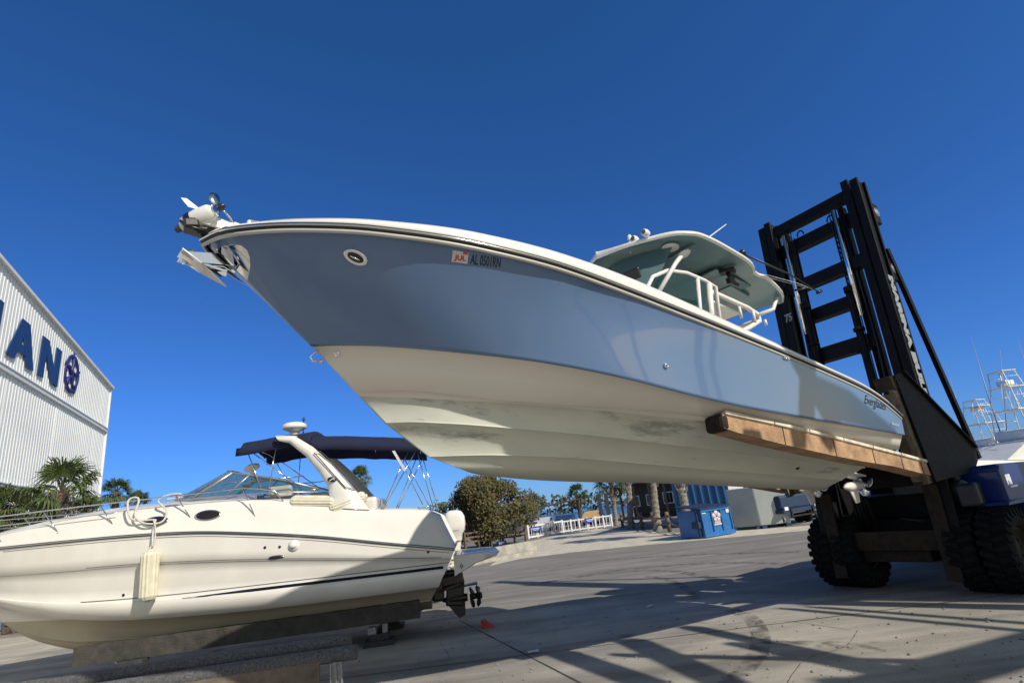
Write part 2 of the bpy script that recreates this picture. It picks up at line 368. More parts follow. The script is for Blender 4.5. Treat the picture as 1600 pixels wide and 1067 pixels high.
# rub rail (black rubber with a steel insert) and gunwale cap, both sides in one piece round the bow
def around(curve):
    """port stern -> bow -> starboard stern"""
    return list(curve) + [Vector((p.x, -p.y, p.z)) for p in list(curve)[-2::-1]]
def outn(pts):
    out = []
    for i, p in enumerate(pts):
        t = pts[min(i + 1, len(pts) - 1)] - pts[max(i - 1, 0)]; t.z = 0; t.normalize()
        out.append(Vector((-t.y, t.x, 0)) if True else None)
    return out
RA = around(RL); RN = outn(RA)
if RN[5].y < 0: RN = [-n for n in RN]
def strip(prof, name, material, parent, base=None, bn=None, sm=True):
    base = base or RA; bn = bn or RN; b = B()
    rows = [[p + n * o_ + Vector((0, 0, z)) for (o_, z) in prof] for p, n in zip(base, bn)]
    b.grid(rows, sm); return b.build(name, material, parent)
rub = strip([(-.02, -.035), (.018, -.03), (.03, -.018), (.03, .018), (.018, .03), (-.02, .035)], 'rub_rail', BLACKR, boat)
strip([(.028, -.012), (.040, -.006), (.040, .006), (.028, .012)], 'steel_insert', STEEL, rub)
# pale lip under the rail
strip([(-.015, -.068), (.010, -.062), (.014, -.045), (.010, -.034), (-.015, -.033)], 'hull_lip', mat('pale_lip', (.50, .49, .45), .3, var=.05), boat)
cb = B(); rowsc = []
for p, n in zip(RA, RN):
    h = cap_h(p.x)
    q = Vector((p.x, p.y, p.z)); inn = -n
    rowsc.append([q + n * .0 + Vector((0, 0, .028)), q + n * .012 + Vector((0, 0, .05)), q + n * .006 + Vector((0, 0, h * .55)), q + inn * .03 + Vector((0, 0, h * .92)), q + inn * .07 + Vector((0, 0, h)), q + inn * .30 + Vector((0, 0, h + .01)), q + inn * .33 + Vector((0, 0, h - .03)), q + inn * .34 + Vector((0, 0, h - (.45 if p.x < 4.5 else .12)))])
for r in rowsc:      # inner points must not cross the centreline at the bow
    for k in range(len(r)):
        r[k] = Vector((min(r[k].x, 10.42), r[k].y, r[k].z))
for r, p in zip(rowsc, RA):
    for k in range(5, 8):
        if p.y >= 0 and r[k].y < .0: r[k].y = 0
        if p.y <= 0 and r[k].y > .0: r[k].y = 0
cb.grid(rowsc); cap = cb.build('gunwale', WHITE, boat)
# deck: foredeck cover and cockpit sole
db = B()
dk = [c for c in range(0, NS + 1, 2)]
db.grid([[Vector((RL[i].x - (.2 if i > 60 else 0), RL[i].y * k * (.9 if RL[i].x < 4.5 else .74), RL[i].z + cap_h(RL[i].x) - (.40 if RL[i].x < 4.5 else .10))) for k in (1, .5, 0, -.5, -1)] for i in dk])
db.build('deck', WHITE, boat)

# steel bow plate each side of the stem
pl = B()
plate_px = [(334, 381), (345, 381), (362, 382), (377, 384), (386, 391), (390, 402), (391, 415), (389, 428), (386.5, 438), (384, 428), (372, 415), (358, 402), (346, 393)]
pp = [pickl(*q)[0] for q in plate_px[2:9]]; pp = [q for q in pp if q is not None]
stemu = lambda w: 9.23 + (w - 1.27) * 1.25
for sg in (1, -1):
    rowsP = []
    n_ = len(pp)
    for i, q_ in enumerate(pp):
        w0 = 2.13 - (2.13 - 1.86) * i / (n_ - 1); s0 = Vector((stemu(w0) - .004, .006, w0)); rr = []
        for k in range(7):
            t = k / 6; u = s0.x + (q_.x - s0.x) * t; w = s0.z + (q_.z - s0.z) * t
            h = side_hit(u, w, .014); y = max(h.y, .012) if h is not None else .012
            rr.append(Vector((u, y * sg, w)))
        rowsP.append(rr)
    pl.grid(rowsP, True)
pl.build('bow_plate', POLISH, boat, normals=False)

# registration numbers, sticker, names
pxdecal(textmesh('AL 0501RN', 1, .012), (734.5, 413), (781.5, 419), (736, 396.5), CANVASL, boat, 'registration_number')
RED = mat('sticker_red', (.55, .05, .04), .5, var=0); STW = mat('sticker_white', (.62, .58, .56), .5, var=0); GREYL = mat('grey_decal', (.55, .56, .58), .4, var=0)
stk = pxdecal(rectbm(), (705.5, 409), (730, 412.5), (707.5, 391), STW, boat, 'registration_sticker')
stk['label'] = 'white registration sticker with red JUL'
pxdecal(textmesh('JUL', 1, .04), (709, 408), (727, 410.5), (710.5, 397.5), RED, stk, 'lettering', .007)
pxdecal(rectbm(4), (723, 397), (730.5, 398.2), (723.8, 392.8), RED, stk, 'red_block', .007)
pxdecal(textmesh('Everglades', 1, .0), (1350, 634), (1383, 645), (1352, 617), CANVASL, boat, 'name_lettering', .006)
bd = pxdecal(rectbm(4), (1392, 663.5), (1404, 667), (1392.5, 659.5), POLISH, boat, 'model_badge', .008)

def disc_on(px, py, r, name, material, parent, h=.02, sc=1.0, prof=None):
    c, n = pickl(px, py); n = n if n.dot(MBi @ CP - c) > 0 else -n
    b = B(); b.lathe(prof or [(r, 0), (r, h * .4), (r * .8, h), (r * .45, h), (r * .4, h * .3), (0, h * .3)], c, n, 20)
    return b.build(name, material, parent)
# hawse pipe (oval) with its cleat
c, n = pickl(556, 402); n = n if n.y > 0 else -n
tu = (Vector((-1, 0, -.12)) - n * Vector((-1, 0, -.12)).dot(n)).normalized(); tv = n.cross(tu)
hbm = B()
def oval(a, b_, h, k=24): return [c + tu * (a * cos(2 * pi * j / k)) + tv * (b_ * sin(2 * pi * j / k)) + n * h for j in range(k)]
hbm.grid([oval(.125, .075, .0), oval(.125, .075, .01), oval(.115, .066, .017), oval(.085, .045, .012)], True, True)
hp = hbm.build('hawse_pipe', POLISH, boat)
q = B(); q.grid([oval(.085, .045, .0125), oval(.0005, .0005, .0125)], False, True); q.build('opening', mat('dark_recess', (.03, .028, .025), .4, var=0), hp)
q = B(); q.tube([c + tu * -.05 + n * .03, c + n * .034, c + tu * .05 + n * .03], [.007, .011, .007], 8); q.cyl(c + tu * .02 + n * .0, c + tu * .02 + n * .034, .007); q.cyl(c - tu * .02, c - tu * .02 + n * .034, .007); q.build('cleat', POLISH, hp)
disc_on(527, 553, .038, 'hull_fitting', POLISH, boat)
disc_on(1039.5, 571.5, .035, 'hull_fitting', STEEL, boat, .03)
disc_on(1225, 559, .03, 'hull_fitting', STEEL, boat, .03)
disc_on(1229.5, 561, .022, 'hull_fitting', STEEL, boat, .03)
disc_on(1246, 731, .03, 'hull_fitting', BLACKP, boat, .02)
# bow eye on the stem
e0 = Vector((9.12, 0, 1.17)); 
q = B(); q.tube([e0 + Vector((-.02, 0, .05)), e0 + Vector((.07, 0, .035)), e0 + Vector((.11, 0, -.02)), e0 + Vector((.08, 0, -.07)), e0 + Vector((-.03, 0, -.06))], .011, 8)
q.sph(e0 + Vector((-.01, 0, -.055)), .025); q.build('bow_eye', STEEL, boat)

# ---- trolling motor stowed on the bow
def bl(u, v, w): return Vector((u, v, w))
tm = B(); 
ax0 = bl(10.50, .05, 2.44); axd = Vector((.50, -.45, -.32)).normalized()
tm.lathe([(0, -.20), (.055, -.19), (.088, -.13), (.098, -.02), (.098, .10), (.085, .17), (.05, .21), (0, .22)], ax0, axd, 18)
tmo = tm.build('trolling_motor', PLASTIC, boat)
q = B(); q.lathe([(.1, -.06), (.103, -.05), (.103, .0), (.1, .01)], ax0 + axd * .11, axd, 18); q.lathe([(0, .10), (.03, .09), (.05, .02), (.092, -.05)], ax0 + axd * .19, axd, 14); q.build('motor_nose', BLACKP, tmo)
q = B(); hub = ax0 - axd * .23; q.lathe([(0, -.07), (.03, -.05), (.04, 0), (.035, .05)], hub, axd, 12); 
qq = q.build('propeller', BLACKP, tmo)
px_ = axd.orthogonal().normalized(); py_ = axd.cross(px_)
for k, blade_m in ((0, STEEL), (1, STEEL), (2, STEEL)):
    a = 2 * pi * k / 3 + .35; q = B(); rws = []
    for i in range(7):
        t = i / 6; r = .035 + t * .155; aa = a + t * .55; wdt = .045 * sin(pi * (.15 + .75 * t)) + .01
        cpt = hub + (px_ * cos(aa) + py_ * sin(aa)) * r; tg = (-px_ * sin(aa) + py_ * cos(aa))
        rws.append([cpt - tg * wdt + axd * wdt * .5, cpt + axd * .006, cpt + tg * wdt - axd * wdt * .5])
    q.grid(rws); o_ = q.build('blade', blade_m, qq); 
    md = o_.modifiers.new('s', 'SOLIDIFY'); md.thickness = .008
q = B(); q.poly([ax0 + Vector((0, 0, .09)), ax0 + Vector((.12, .0, .09)), ax0 + Vector((.20, .0, .17)), ax0 + Vector((.15, 0, .18))], (0, .012, 0)); q.build('fin', PLASTIC, tmo)
q = B(); q.bar(ax0 + Vector((-.02, .0, -.02)), bl(10.0, .02, 2.40), .13, .12, .015); q.bar(bl(10.2, .02, 2.40), bl(9.9, .02, 2.36), .20, .14, .02)
q.box(bl(9.98, .03, 2.44), (.16, .22, .18), (0, .1, 0), .02); q.build('mount', PLASTIC, tmo)
q = B(); q.box(bl(10.0, .145, 2.49), (.06, .012, .05)); q.box(bl(10.0, .145, 2.42), (.04, .012, .03)); q.box(bl(9.95, .145, 2.49), (.03, .012, .02)); q.build('switch_panel', BLACKP, tmo)
q = B(); q.bar(bl(10.62, 0.02, 2.30), bl(10.15, .02, 2.26), .16, .045, .01); q.box(bl(10.56, .05, 2.34), (.14, .16, .10), (0, .3, 0), .02); q.box(bl(10.4, .03, 2.31), (.22, .12, .08), (0, .2, 0), .015); q.tube([bl(10.66, .0, 2.38), bl(10.60, .1, 2.29), bl(10.4, .1, 2.29)], .02); q.build('cradle', BLACKP, tmo)

# ---- anchor on its roller under the bow (rests in the roller: a thing of its own)
MA = MB @ Matrix.Translation((10.06, 0, 2.04)) @ Matrix.Rotation(radians(6), 4, 'Y') @ Matrix.Scale(.80, 4)
anchor = thing('anchor', 'polished steel plough anchor hanging in the bow roller', 'anchor', MA)
q = B()
q.poly([(-.12, -.012, .02), (.10, -.012, .12), (.42, -.012, .10), (.46, -.012, .05), (.40, -.012, -.06), (.18, -.012, -.06), (.06, -.012, -.13), (-.14, -.012, -.05)], (0, .024, 0)); q.build('shank', POLISH, anchor)
q = B()
for sg in (1, -1):
    hl = Vector((.68, 0, .02)); wg = Vector((.66, .20 * sg, .03)); md = Vector((.44, .17 * sg, -.12)); tp = Vector((.14, 0, -.34)); kl = Vector((.42, 0, -.20))
    for tri in ((hl, wg, md), (hl, md, kl), (md, tp, kl)): q.poly(list(tri))
fl_ = q.build('fluke', STEEL, anchor); md = fl_.modifiers.new('s', 'SOLIDIFY'); md.thickness = .014
q = B(); q.box((.56, 0, .04), (.12, .09, .13), (0, .5, 0), .015); q.tube([(.5, 0, .04), (.42, 0, -.02), (.30, 0, -.13), (.2, 0, -.2)], [.035, .03, .02, .012], 8); q.build('crown', BLACKP, anchor)
for x_, z_ in ((.28, .06), (.12, .04)): q = B(); q.cyl((x_, -.03, z_), (x_, .03, z_), .016, n=10); q.build('bolt', STEEL, anchor)
q = B(); 
for sg in (-1, 1): q.poly([(10.1, .06 * sg, 2.12), (10.6, .06 * sg, 2.02), (10.62, .06 * sg, 1.95), (10.5, .06 * sg, 1.93), (10.0, .06 * sg, 2.0)], (0, .008, 0))
q.cyl((10.56, -.06, 1.97), (10.56, .06, 1.97), .035); q.box((10.3, 0, 1.93), (.28, .11, .03), (0, -.15, 0), .004); q.build('bow_roller', POLISH, boat)

# ---- hardtop
def ht_half(u):   # plan half breadth
    return pch([1.62, 1.85, 2.35, 2.55, 2.8, 3.3, 4.18, 4.54, 4.82, 5.0, 5.12], [.86, 1.02, 1.10, 1.04, 1.17, 1.25, 1.33, 1.20, .82, .45, 0])(u)
def ht_w(u): return pch([1.62, 1.95, 2.45, 3.2, 4.2, 5.12], [3.17, 3.24, 3.38, 3.48, 3.50, 3.46])(u)
US = [1.62 + (5.12 - 1.62) * (1 - (1 - i / 40) ** 1.5) for i in range(41)]
def ht_rows(inset, dz, cam_=.07):
    return [[Vector((u, (ht_half(u) - inset if ht_half(u) > inset else 0) * k, ht_w(u) + dz + cam_ * (1 - k * k) - .03)) for k in (-1, -.95, -.8, -.5, 0, .5, .8, .95, 1)] for u in US]
q = B(); top_ = ht_rows(0, .045); 
q.grid(ht_rows(.03, .075)); 
# rim
for k in (0, -1):
    q.grid([[ht_rows(.04, 0)[i][k], ht_rows(.0, .012)[i][k], ht_rows(.0, .05)[i][k], ht_rows(.03, .075)[i][k]] for i in range(41)])
q.grid([ht_rows(.04, 0)[0], ht_rows(.0, .012)[0], ht_rows(0, .05)[0], ht_rows(.03, .075)[0]])
hardtop = q.build('hardtop', WHITE, boat)
q = B(); q.grid(ht_rows(.035, .002)); q.build('underside', SEAFOAM, hardtop)
# ribs & recesses under the top
q = B()
q.box((4.1, 0, 3.47), (.05, 2.2, .035)); q.box((2.75, .0, 3.40), (.9, 1.5, .03), (0, -.1, 0), .01); q.box((2.35, 0, 3.33), (.5, 1.1, .05), (0, -.18, 0), .01); q.build('ceiling_panel', SEAFOAM, hardtop)
q = B(); q.lathe([(0, -.01), (.11, -.01), (.13, 0), (.13, .02)], (4.35, .85, 3.45), (0, 0, 1)); q.build('ceiling_speaker', PLASTIC, hardtop)
# windshield enclosure: front glass sweeping from the console up to the top, and side wings
q = B(); rws = []
for k in (-1, -.75, -.4, 0, .4, .75, 1):
    fr = 1 - .32 * abs(k) ** 2.2
    rws.append([Vector((4.95 * 1 - (1 - fr) * 1.2 + .55, k * .72, 2.2)), Vector((4.85 - (1 - fr) * 1.2 + .25, k * .80, 2.75)), Vector((4.75 - (1 - fr) * 1.2, k * .90, 3.44))])
q.grid(rws); q.build('windshield', mat('pale_teal_glass', (.09, .16, .165), .08, var=.03, coat=.5), boat)
for sg in (1, -1):
    # side wing with arched white frame and two tinted panes
    def P3(u, w): 
        t = (w - 2.0) / 1.4; return Vector((u, sg * (.84 + .06 * t), w))
    arch_o = [(5.05, 2.1), (5.0, 2.55), (4.82, 2.84), (4.5, 3.02), (4.1, 3.08), (3.7, 3.05), (3.45, 3.0), (3.4, 2.1)]
    q = B(); q.tube([P3(*a) for a in arch_o], .032, 8); q.tube([P3(3.86, 2.1), P3(3.86, 3.06)], .035, 8); q.tube([P3(3.62, 2.1), P3(3.60, 3.02)], .05, 8); fo = q.build('window_frame', PLASTIC, boat)
    q = B(); q.poly([P3(*a) for a in [(5.0, 2.1), (4.97, 2.55), (4.8, 2.82), (4.5, 2.99), (4.1, 3.05), (3.88, 3.04), (3.88, 2.1)]], (0, .006, 0)); q.poly([P3(*a) for a in [(3.82, 2.1), (3.82, 3.03), (3.64, 3.0), (3.64, 2.1)]], (0, .006, 0)); q.build('side_window', TINT, boat)
    # rear frame tube
    q = B(); q.tube([(3.5, sg * .62, 2.1), (3.45, sg * .66, 2.8), (3.3, sg * .70, 3.02), (2.5, sg * .74, 2.90), (2.25, sg * .75, 2.82), (2.22, sg * .74, 2.72), (2.5, sg * .72, 2.55), (3.0, sg * .70, 2.3)], .042, 10); q.tube([(2.3, sg * .75, 2.8), (1.95, sg * .85, 2.95), (1.85, sg * .9, 3.2)], .035, 8)
    for uu in (2.75, 2.4, 2.1): q.cyl((uu, sg * .76, 2.86 - (.1 if uu < 2.2 else 0)), (uu - .03, sg * .76, 2.66), .026, n=8)
    q.build('top_support', PLASTIC, boat)
    q = B(); q.tube([(4.86, sg * .95, 2.5), (4.45, sg * 1.0, 3.1), (4.25, sg * 1.0, 3.33)], .035, 8); q.lathe([(0, 0), (.10, 0), (.11, .02), (.08, .04), (0, .05)], (4.25, sg * 1.0, 3.32), (-.2, sg * .3, -.9), 16); q.build('support_post', PLASTIC, boat)
q = B(); q.tube([(2.22, -.74, 2.74), (2.22, .74, 2.74)], .035, 8); q.box((2.9, 0, 2.86), (.7, 1.3, .05), (0, -.1, 0), .02); q.build('rear_shelf', PLASTIC, boat)
# console and seats
q = B(); q.box((4.4, 0, 2.0), (1.1, 1.25, 1.1), None, .08); q.build('console', WHITE, boat)
q = B(); q.box((3.0, 0, 1.9), (.6, 1.2, .7), None, .06); q.box((2.8, 0, 2.35), (.14, 1.1, .5), (0, -.15, 0), .05); q.box((3.1, .3, 2.28), (.5, .45, .12), None, .04); q.box((3.1, -.3, 2.28), (.5, .45, .12), None, .04); q.build('helm_seat', CREAM, boat)
q = B(); q.box((3.05, .85, 3.39), (.16, .24, .06), (0, 0, .4), .01); q.tube([(3.05, .85, 3.36), (2.98, .85, 3.22), (2.85, .88, 3.18)], .03, 8); q.box((3.0, .85, 3.24), (.14, .08, .1), (0, .3, 0), .01); q.build('spreader_light', BLACKP, boat)
q = B(); q.box((4.95, .60, 2.95), (.05, .28, .16), (0, .3, .15), .02); q.build('headlight', BLACKP, boat)
q = B(); q.cyl((4.7, .35, 3.5), (4.7, .35, 3.72), .012, n=8); q.lathe([(.03, 0), (.035, .03), (.035, .07), (.02, .1), (0, .1)], (4.7, .35, 3.72)); q.build('anchor_light', PLASTIC, boat)
for vv in (.62, .85): 
    q = B(); q.lathe([(0, -.06), (.05, -.05), (.06, 0), (.05, .05), (.04, .06)], (4.86, vv, 3.56), (1, .2, 0)); q.cyl((4.84, vv, 3.48), (4.84, vv, 3.55), .02); q.build('horn_speaker', PLASTIC, boat)
q = B(); q.tube([(3.85, .75, 3.55), (3.05, .95, 4.22)], [.014, .008], 8); q.build('antenna', PLASTIC, boat)
q = B(); q.tube([(3.1, 1.2, 3.54), (2.0, 1.25, 3.45), (1.1, 1.2, 3.35)], [.016, .014, .01], 8)
q.lathe([(0, -.05), (.045, -.04), (.05, .02), (0, .05)], (3.1, 1.2, 3.56), (1, 0, 0)); q.cyl((1.3, 1.2, 3.38), (1.55, 1.05, 3.32), .02, n=8); q.cyl((1.12, 1.2, 3.32), (1.02, 1.22, 3.37), .03, n=8); q.build('outrigger', BLACKP, boat)
q = B()
for dy in (0, .06): q.tube([(2.5, 1.1 + dy, 3.34), (1.7, 1.15 + dy, 3.36), (1.2, 1.2, 3.36)], .004, 5)
q.build('outrigger_line', PLASTIC, boat)

# ---- outboards
DGREY_ = mat('cowl_band_grey', (.2, .2, .21), .4, var=.1)
def outboard(parent, x, v, s=1.0, cowl=WHITE, leg=WHITE):
    r = bpy.data.objects.new('outboard_motor', None); link(r, parent); r.location = (x, v, 0)
    q = B(); rw = []
    for h_, w_, f0, f1 in ((.92, .15, -.16, -.50), (1.12, .17, -.10, -.56), (1.22, .235, -.04, -.66), (1.45, .25, -.02, -.74), (1.72, .24, -.05, -.76), (1.88, .20, -.12, -.70), (1.95, .10, -.24, -.58), (1.96, .01, -.38, -.42)):
        cx_ = (f0 + f1) / 2; lx_ = (f0 - f1) / 2
        rw.append([Vector((cx_ + lx_ * abs(cos(a)) ** .6 * (1 if cos(a) > 0 else -1) + (h_ - 1.2) * .12, w_ * abs(sin(a)) ** .6 * (1 if sin(a) > 0 else -1), h_)) for a in [2 * pi * k / 24 for k in range(24)]])
    q.grid(rw, True, True); co_ = q.build('cowl', cowl, r)
    q = B(); q.lathe([(.245, -.012), (.252, 0), (.245, .012)], (-.36, 0, 1.26), (0, 0, 1), 24); q.b.transform(Matrix.Translation((-.36, 0, 0)) @ Matrix.Diagonal((1.32, 1, 1, 1)) @ Matrix.Translation((.36, 0, 0))); q.build('cowl_band', DGREY_, co_)
    q = B(); q.box((-.30, 0, .62), (.30, .14, .75), (0, -.15, 0), .05); q.box((-.30, 0, .33), (.52, .26, .03), (0, -.1, 0), .01)
    q.lathe([(0, -.34), (.04, -.30), (.075, -.18), (.08, .05), (.06, .2), (.055, .24)], (-.32, 0, .12), (-1, 0, .1), 14)
    q.poly([(-.12, -.012, .08), (-.42, -.012, .06), (-.40, -.012, -.16), (-.28, -.012, -.18)], (0, .024, 0)); q.build('lower_unit', leg, r)
    q = B(); q.lathe([(.05, -.06), (.055, .08), (.05, .1)], (-.62, 0, .15), (-1, 0, .1), 12)
    for k in range(3):
        a = k * 2.094 + .4 * v; rws = []
        for i in range(6):
            t = i / 5; rr = .05 + .15 * t; wd = .08 * sin(pi * (.2 + .7 * t)); aa = a + .3 * t
            cc = Vector((-.66, cos(aa) * rr, .155 + sin(aa) * rr)); tg = Vector((0, -sin(aa), cos(aa)))
            rws.append([cc - tg * wd + Vector((wd * .6, 0, 0)), cc, cc + tg * wd - Vector((wd * .6, 0, 0))])
        q.grid(rws)
    o_ = q.build('propeller', STEEL, r, normals=False); md = o_.modifiers.new('s', 'SOLIDIFY'); md.thickness = .01
    q = B(); q.box((-.02, 0, .75), (.14, .26, .6), None, .02); q.build('bracket', BLACKP, r)
    return r
for v in (-.42, .42): outboard(boat, -.03, v)

# ================================================================== FORKLIFT
fh = Vector((-.8355, -.5496, 0)).normalized(); ph = Vector((-fh.y * -1 * -1, fh.x, 0))
ph = Vector((.5496, -.8355, 0)).normalized()
MF = Matrix((fh, ph, Vector((0, 0, 1)))).transposed().to_4x4(); MF.translation = Vector((O.x, O.y, 0)) 
MF = MF @ Matrix.Translation((-2.0, .3, 0))      # base under the front axle
fk = thing('forklift', 'big black and blue marina forklift carrying the steel blue boat', 'forklift', MF)
TP = .1134
def T(u, v, w): return Vector((u * cos(TP) - w * sin(TP) + 2.0, v - .3, O.z + u * sin(TP) + w * cos(TP)))
RTILT = Matrix.Rotation(-TP, 3, 'Y')
def H(u, v, z): return Vector((u + 2.0, v - .3, z))
def tbox(q, u0, u1, v0, v1, w0, w1, bev=.008):
    q.box(T((u0 + u1) / 2, (v0 + v1) / 2, (w0 + w1) / 2), (u1 - u0, v1 - v0, w1 - w0), RTILT, bev)
CV = .15
mast = None
for s_ in (1, -1):
    def vv(a): return CV + s_ * a
    q = B()   # I-section outer rail: two flanges and a web
    tbox(q, -1.62, -1.56, *sorted((vv(1.08), vv(1.25))), -1.38, 6.72); tbox(q, -1.95, -1.89, *sorted((vv(1.08), vv(1.25))), -1.38, 6.72)
    tbox(q, -1.90, -1.61, *sorted((vv(1.15), vv(1.19))), -1.38, 6.72, 0)
    col_ = q.build('outer_rail', MAST, fk)
    q = B()
    tbox(q, -1.60, -1.54, *sorted((vv(.90), vv(1.06))), -1.3, 6.78); tbox(q, -1.93, -1.87, *sorted((vv(.90), vv(1.06))), -1.3, 6.78); tbox(q, -1.88, -1.59, *sorted((vv(.96), vv(1.0))), -1.3, 6.78, 0)
    q.build('inner_rail', MAST, fk)
    q = B()
    tbox(q, -1.90, -1.72, *sorted((vv(.62), vv(.74))), .2, 6.3); tbox(q, -1.85, -1.80, *sorted((vv(.52), vv(.60))), .4, 6.0); q.build('carriage_rail', MASTD, fk)
    # lift cylinder: barrel + chromed rod
    q = B(); q.cyl(T(-1.55, vv(.50), .6), T(-1.55, vv(.50), 4.2), .075, n=14); q.cyl(T(-1.55, vv(.50), 4.2), T(-1.55, vv(.50), 4.32), .095, n=14); q.cyl(T(-1.55, vv(.50), 3.3), T(-1.55, vv(.50), 3.36), .11, n=14); cy = q.build('lift_cylinder', MASTD, fk)
    q = B(); q.cyl(T(-1.55, vv(.62), 3.6), T(-1.55, vv(.62), 6.2), .048, n=12); q.build('rod', CHROME, cy)
    q = B()
    for k in range(3): q.tube([T(-1.62, vv(.58 - .05 * k), 6.3), T(-1.62, vv(.56 - .05 * k), 1.2)], .012, 5)
    q.tube([T(-1.7, vv(.66), 6.2), T(-1.66, vv(.72), 3.0), T(-1.6, vv(.66), 1.0)], .02, 6); q.build('hose', BLACKR, fk)
    q = B()
    for k in range(60): tbox(q, -1.70, -1.67, *sorted((vv(.44), vv(.47) if k % 2 else vv(.49))), 2.2 + k * .065, 2.25 + k * .065, 0)
    q.build('chain', MASTD, fk)
    # mast foot guide, weathered
    q = B(); tbox(q, -1.545, -1.50, *sorted((vv(.86), vv(1.10))), -1.52, .1, .01); q.build('mast_foot', RUST, fk)
for i, (w0, w1, uu, va, vb, nm) in enumerate([(6.36, 6.60, -1.62, -.9, .9, 'cross_beam'), (5.82, 6.12, -1.78, -.9, .9, 'cross_beam'), (4.70, 4.98, -1.60, -.9, .9, 'cross_beam'), (3.95, 4.24, -1.78, -.7, .7, 'cross_beam'), (2.92, 3.24, -1.66, -.7, .7, 'cross_beam')]):
    q = B(); tbox(q, uu - .10, uu, CV + va, CV + vb, w0, w1, .012); tbox(q, uu - .22, uu - .10, CV + va, CV + vb, w0, w0 + .05, .0); tbox(q, uu - .22, uu - .10, CV + va, CV + vb, w1 - .05, w1, .0)
    if i == 1:
        for v_ in (-.32, .42):
            q.tube([T(-1.75, CV + v_ + .08 * cos(a), 6.12 + .13 * sin(a)) for a in [x * pi / 6 for x in range(7)]], .018, 6)
    if i == 3: tbox(q, uu - .12, uu + .02, CV + .5, CV + .72, w0 - .1, w1 + .3)
    if i == 4: tbox(q, uu - .12, uu + .02, CV + .3, CV + .5, w0 - .05, w0)
    q.build(nm, MAST, fk)
# emblem brackets and lettering on the near rail
LETW = mat('faded_white_letter', (.25, .27, .29), .6, var=.3, vscale=30)
def mast_text(txt, u, v, w, size, parent=None, name='lettering', xs=1, bold=.02):
    """reads downwards on the port face of the near rail"""
    X = RTILT @ Vector((0, 0, -1)); Z = Vector((0, 1, 0)); Y = Z.cross(X)
    M_ = Matrix((X, Y, Z)).transposed().to_4x4(); M_.translation = T(u, v, w)
    return put_text(txt, M_, LETW, parent or fk, name, size, bold, xs)
mast_text('MARINA BULL', -1.68, CV + 1.256, 4.3, .22, xs=1.9)
X = RTILT @ Vector((0, 0, -1))
for w_ in (5.95, 4.55):
    q = B(); tbox(q, -2.16, -1.93, CV + 1.10, CV + 1.25, w_ - .28, w_ + .22, .02); eb = q.build('rail_bracket', MAST, fk)
    q = B(); q.lathe([(0, 0), (.075, 0), (.075, .004), (0, .004)], T(-2.04, CV + 1.252, w_), (0, 1, 0), 20); q.lathe([(.09, 0), (.105, 0), (.105, .004), (.09, .004), (.09, 0)], T(-2.04, CV + 1.252, w_), (0, 1, 0), 20); q.build('emblem', LETW, eb)
Mx = Matrix((Vector((0, 1, 0)), RTILT @ Vector((0, 0, 1)), RTILT @ Vector((1, 0, 0)))).transposed().to_4x4(); Mx.translation = T(-1.53, CV - 1.02, 4.05)
put_text('75', Mx, LETW, fk, 'capacity_mark', .26, .01, .7)
# strut behind the near rail
for s_ in (1, -1):
    q = B()
    q.bar(T(-1.97, CV + s_ * 1.25, 5.0), H(-3.3, CV + s_ * 1.25, 2.2), .09, .12, .01, (0, 0, 1)); q.build('tilt_strut', MAST, fk)
# carriage: posts, gusset plates, cross plates
cv_ = {}
for s_ in (1, -1):
    def vv(a): return CV + s_ * a
    sd = [(-.62, 3.78), (-.95, 3.86), (-2.90, 2.42), (-2.84, 2.18), (-2.50, 1.98), (-.82, 1.92)]
    q = B(); q.poly([H(u, vv(1.34), z) for u, z in sd], (0, .05 * s_, 0)); q.bar(H(-.95, vv(1.37), 3.86), H(-2.90, vv(1.37), 2.42), .14, .04); q.build('gusset_plate', MASTD, fk)
    q = B(); q.box(H(-.66, vv(1.22), 3.66), (.34, .30, .26), (0, .1, 0), .02)
    for k in (-.08, .08): q.cyl(H(-.66 + k, vv(1.38), 3.7), H(-.66 + k, vv(1.40), 3.7), .02, n=8)
    q.build('carriage_block', RUST, fk)
    q = B(); q.bar(H(-.58, vv(1.30), 3.55), H(-.78, vv(1.28), 1.90), .09, .16, .01, (1, 0, 0)); q.bar(H(-.74, vv(1.15), 3.50), H(-.92, vv(1.12), 1.95), .22, .14, .01, (1, 0, 0)); q.build('carriage_post', mat('tan_worn_steel', (.20, .155, .10), .8, var=.45, vscale=6, bump=.4, bscale=40, col2=(.06, .045, .03)), fk)
q = B(); q.box(H(-1.15, CV, 2.32), (.10, 2.6, .26), (0, -TP, 0), .01); q.box(H(-1.10, CV, 3.0), (.10, 2.6, .22), (0, -TP, 0), .01); q.box(H(-1.3, CV + .25, 2.05), (.2, 1.1, .35), None, .02)
for v_ in (-.6, 0, .6): q.box(H(-1.22, CV + v_, 2.65), (.08, .14, .9), (0, -TP, 0))
q.build('carriage_frame', MASTD, fk)
